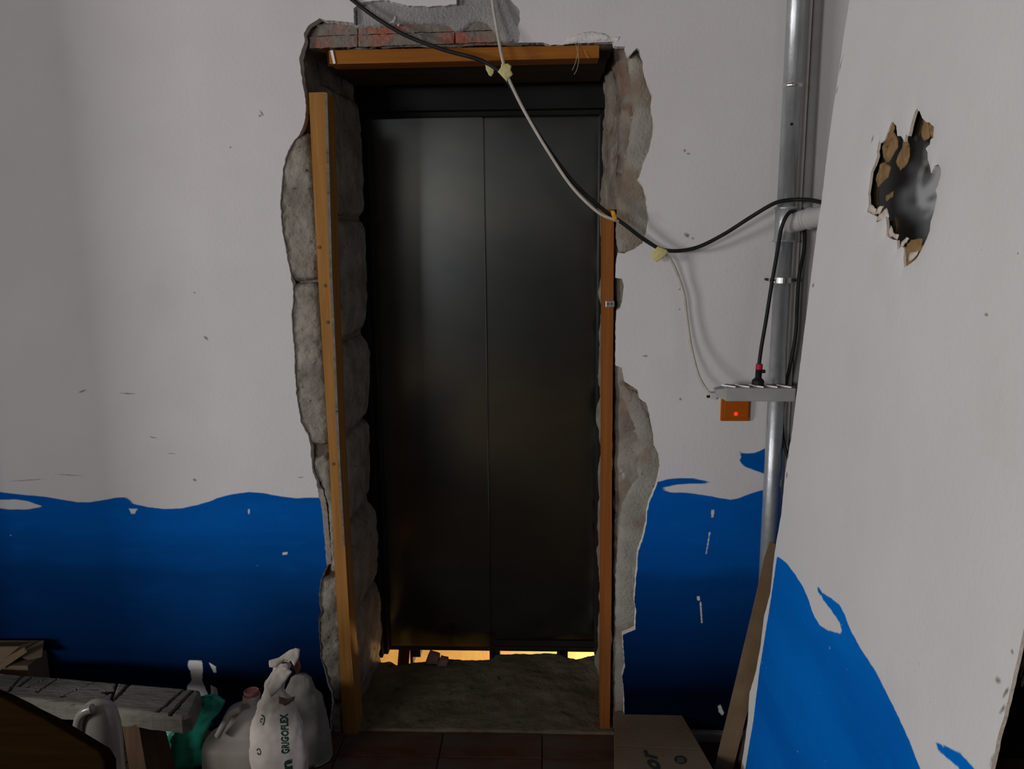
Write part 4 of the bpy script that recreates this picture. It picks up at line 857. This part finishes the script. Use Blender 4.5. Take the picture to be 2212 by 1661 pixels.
# torn paper lips at the mouth
for k, po in enumerate(([(581,1427),(600,1424),(618,1414),(632,1411),(641,1414),(641,1428),(634,1442),(626,1432),(612,1430),(598,1440),(584,1438)], [(588,1462),(600,1446),(618,1444),(629,1454),(618,1470),(600,1492),(588,1500),(580,1486)], [(620,1440),(632,1432),(640,1420),(646,1450),(640,1462),(630,1452)], [(601,1506),(616,1515),(633,1511),(630,1523),(612,1531),(600,1524)])):
    Y_ = (-.345, -.350, -.31, -.348)[k]; cx_ = on_y(po[0][0], po[0][1], Y_)
    slab(xz(po, Y_), lambda u, v, h: (u, Y_-h+.25*(u-cx_.x)*(1 if k != 1 else -.4)+.012*math.sin((v-cx_.z)*50+k), v), M['paper'] if k < 2 else (M['pink'] if k == 2 else M['card2']), 'torn_lip', ks, .0015, .003, .01, .005, .003, 60, .0015)
bv_ = BVHTree.FromPolygons([v.co+origin_of(ks) for v in SB.data.vertices], [tuple(p.vertices) for p in SB.data.polygons])
def drape(V, off=.0012):
    outv = []
    for p in V:
        h = bv_.ray_cast(Vector((p[0], -1.2, p[2])), Vector((0, 1, 0))); y = h[0].y-off if h[0] else -.30
        outv.append((p[0], y, p[2]))
    return outv
def vtext(s, px, py0, py1, width_px, name):
    V, Fc = text_mesh(s, 1.0, .05); bm = bmesh.new()
    vs = [bm.verts.new(v) for v in V]
    for f in Fc:
        try: bm.faces.new([vs[i] for i in f])
        except ValueError: pass
    bmesh.ops.triangulate(bm, faces=bm.faces[:])
    for _ in range(2): bmesh.ops.subdivide_edges(bm, edges=[e for e in bm.edges if e.calc_length() > .12], cuts=1)
    bmesh.ops.triangulate(bm, faces=bm.faces[:]); bm.verts.index_update()
    xs = [v.co.x for v in bm.verts]; ys = [v.co.y for v in bm.verts]; x0, x1, y0, y1 = min(xs), max(xs), min(ys), max(ys)
    P = []
    for v in bm.verts:
        t = (v.co.x-x0)/(x1-x0); w = (v.co.y-y0)/(y1-y0); py = py0+(py1-py0)*t; sx = (py-1540)*.09
        P.append(on_y(px+sx+width_px*(1-w), py, -.345))
    Fc = [tuple(q.index for q in f.verts) for f in bm.faces]; bm.free()
    mesh(name, drape(P), Fc, M['green_ink'], ks)
vtext('GRIGOFLEX', 603, 1624, 1544, 17, 'printed_lettering')
vtext('in', 602, 1672, 1638, 20, 'printed_lettering')
def arc_mark(px, py, r0, r1, a0, a1):
    V = []; n = 14
    for i in range(n+1):
        a = math.radians(a0+(a1-a0)*i/n)
        for r in (r0, r1): V.append(on_y(px+r*math.cos(a)*.7, py-r*math.sin(a), -.345))
    mesh('printed_emblem', drape(V), [(2*i, 2*i+1, 2*i+3, 2*i+2) for i in range(n)], M['green_ink'], ks)
arc_mark(562, 1560, 8, 11, -60, 100); arc_mark(560, 1622, 5, 8, -150, 170); arc_mark(562, 1560, 2, 4, 0, 300)
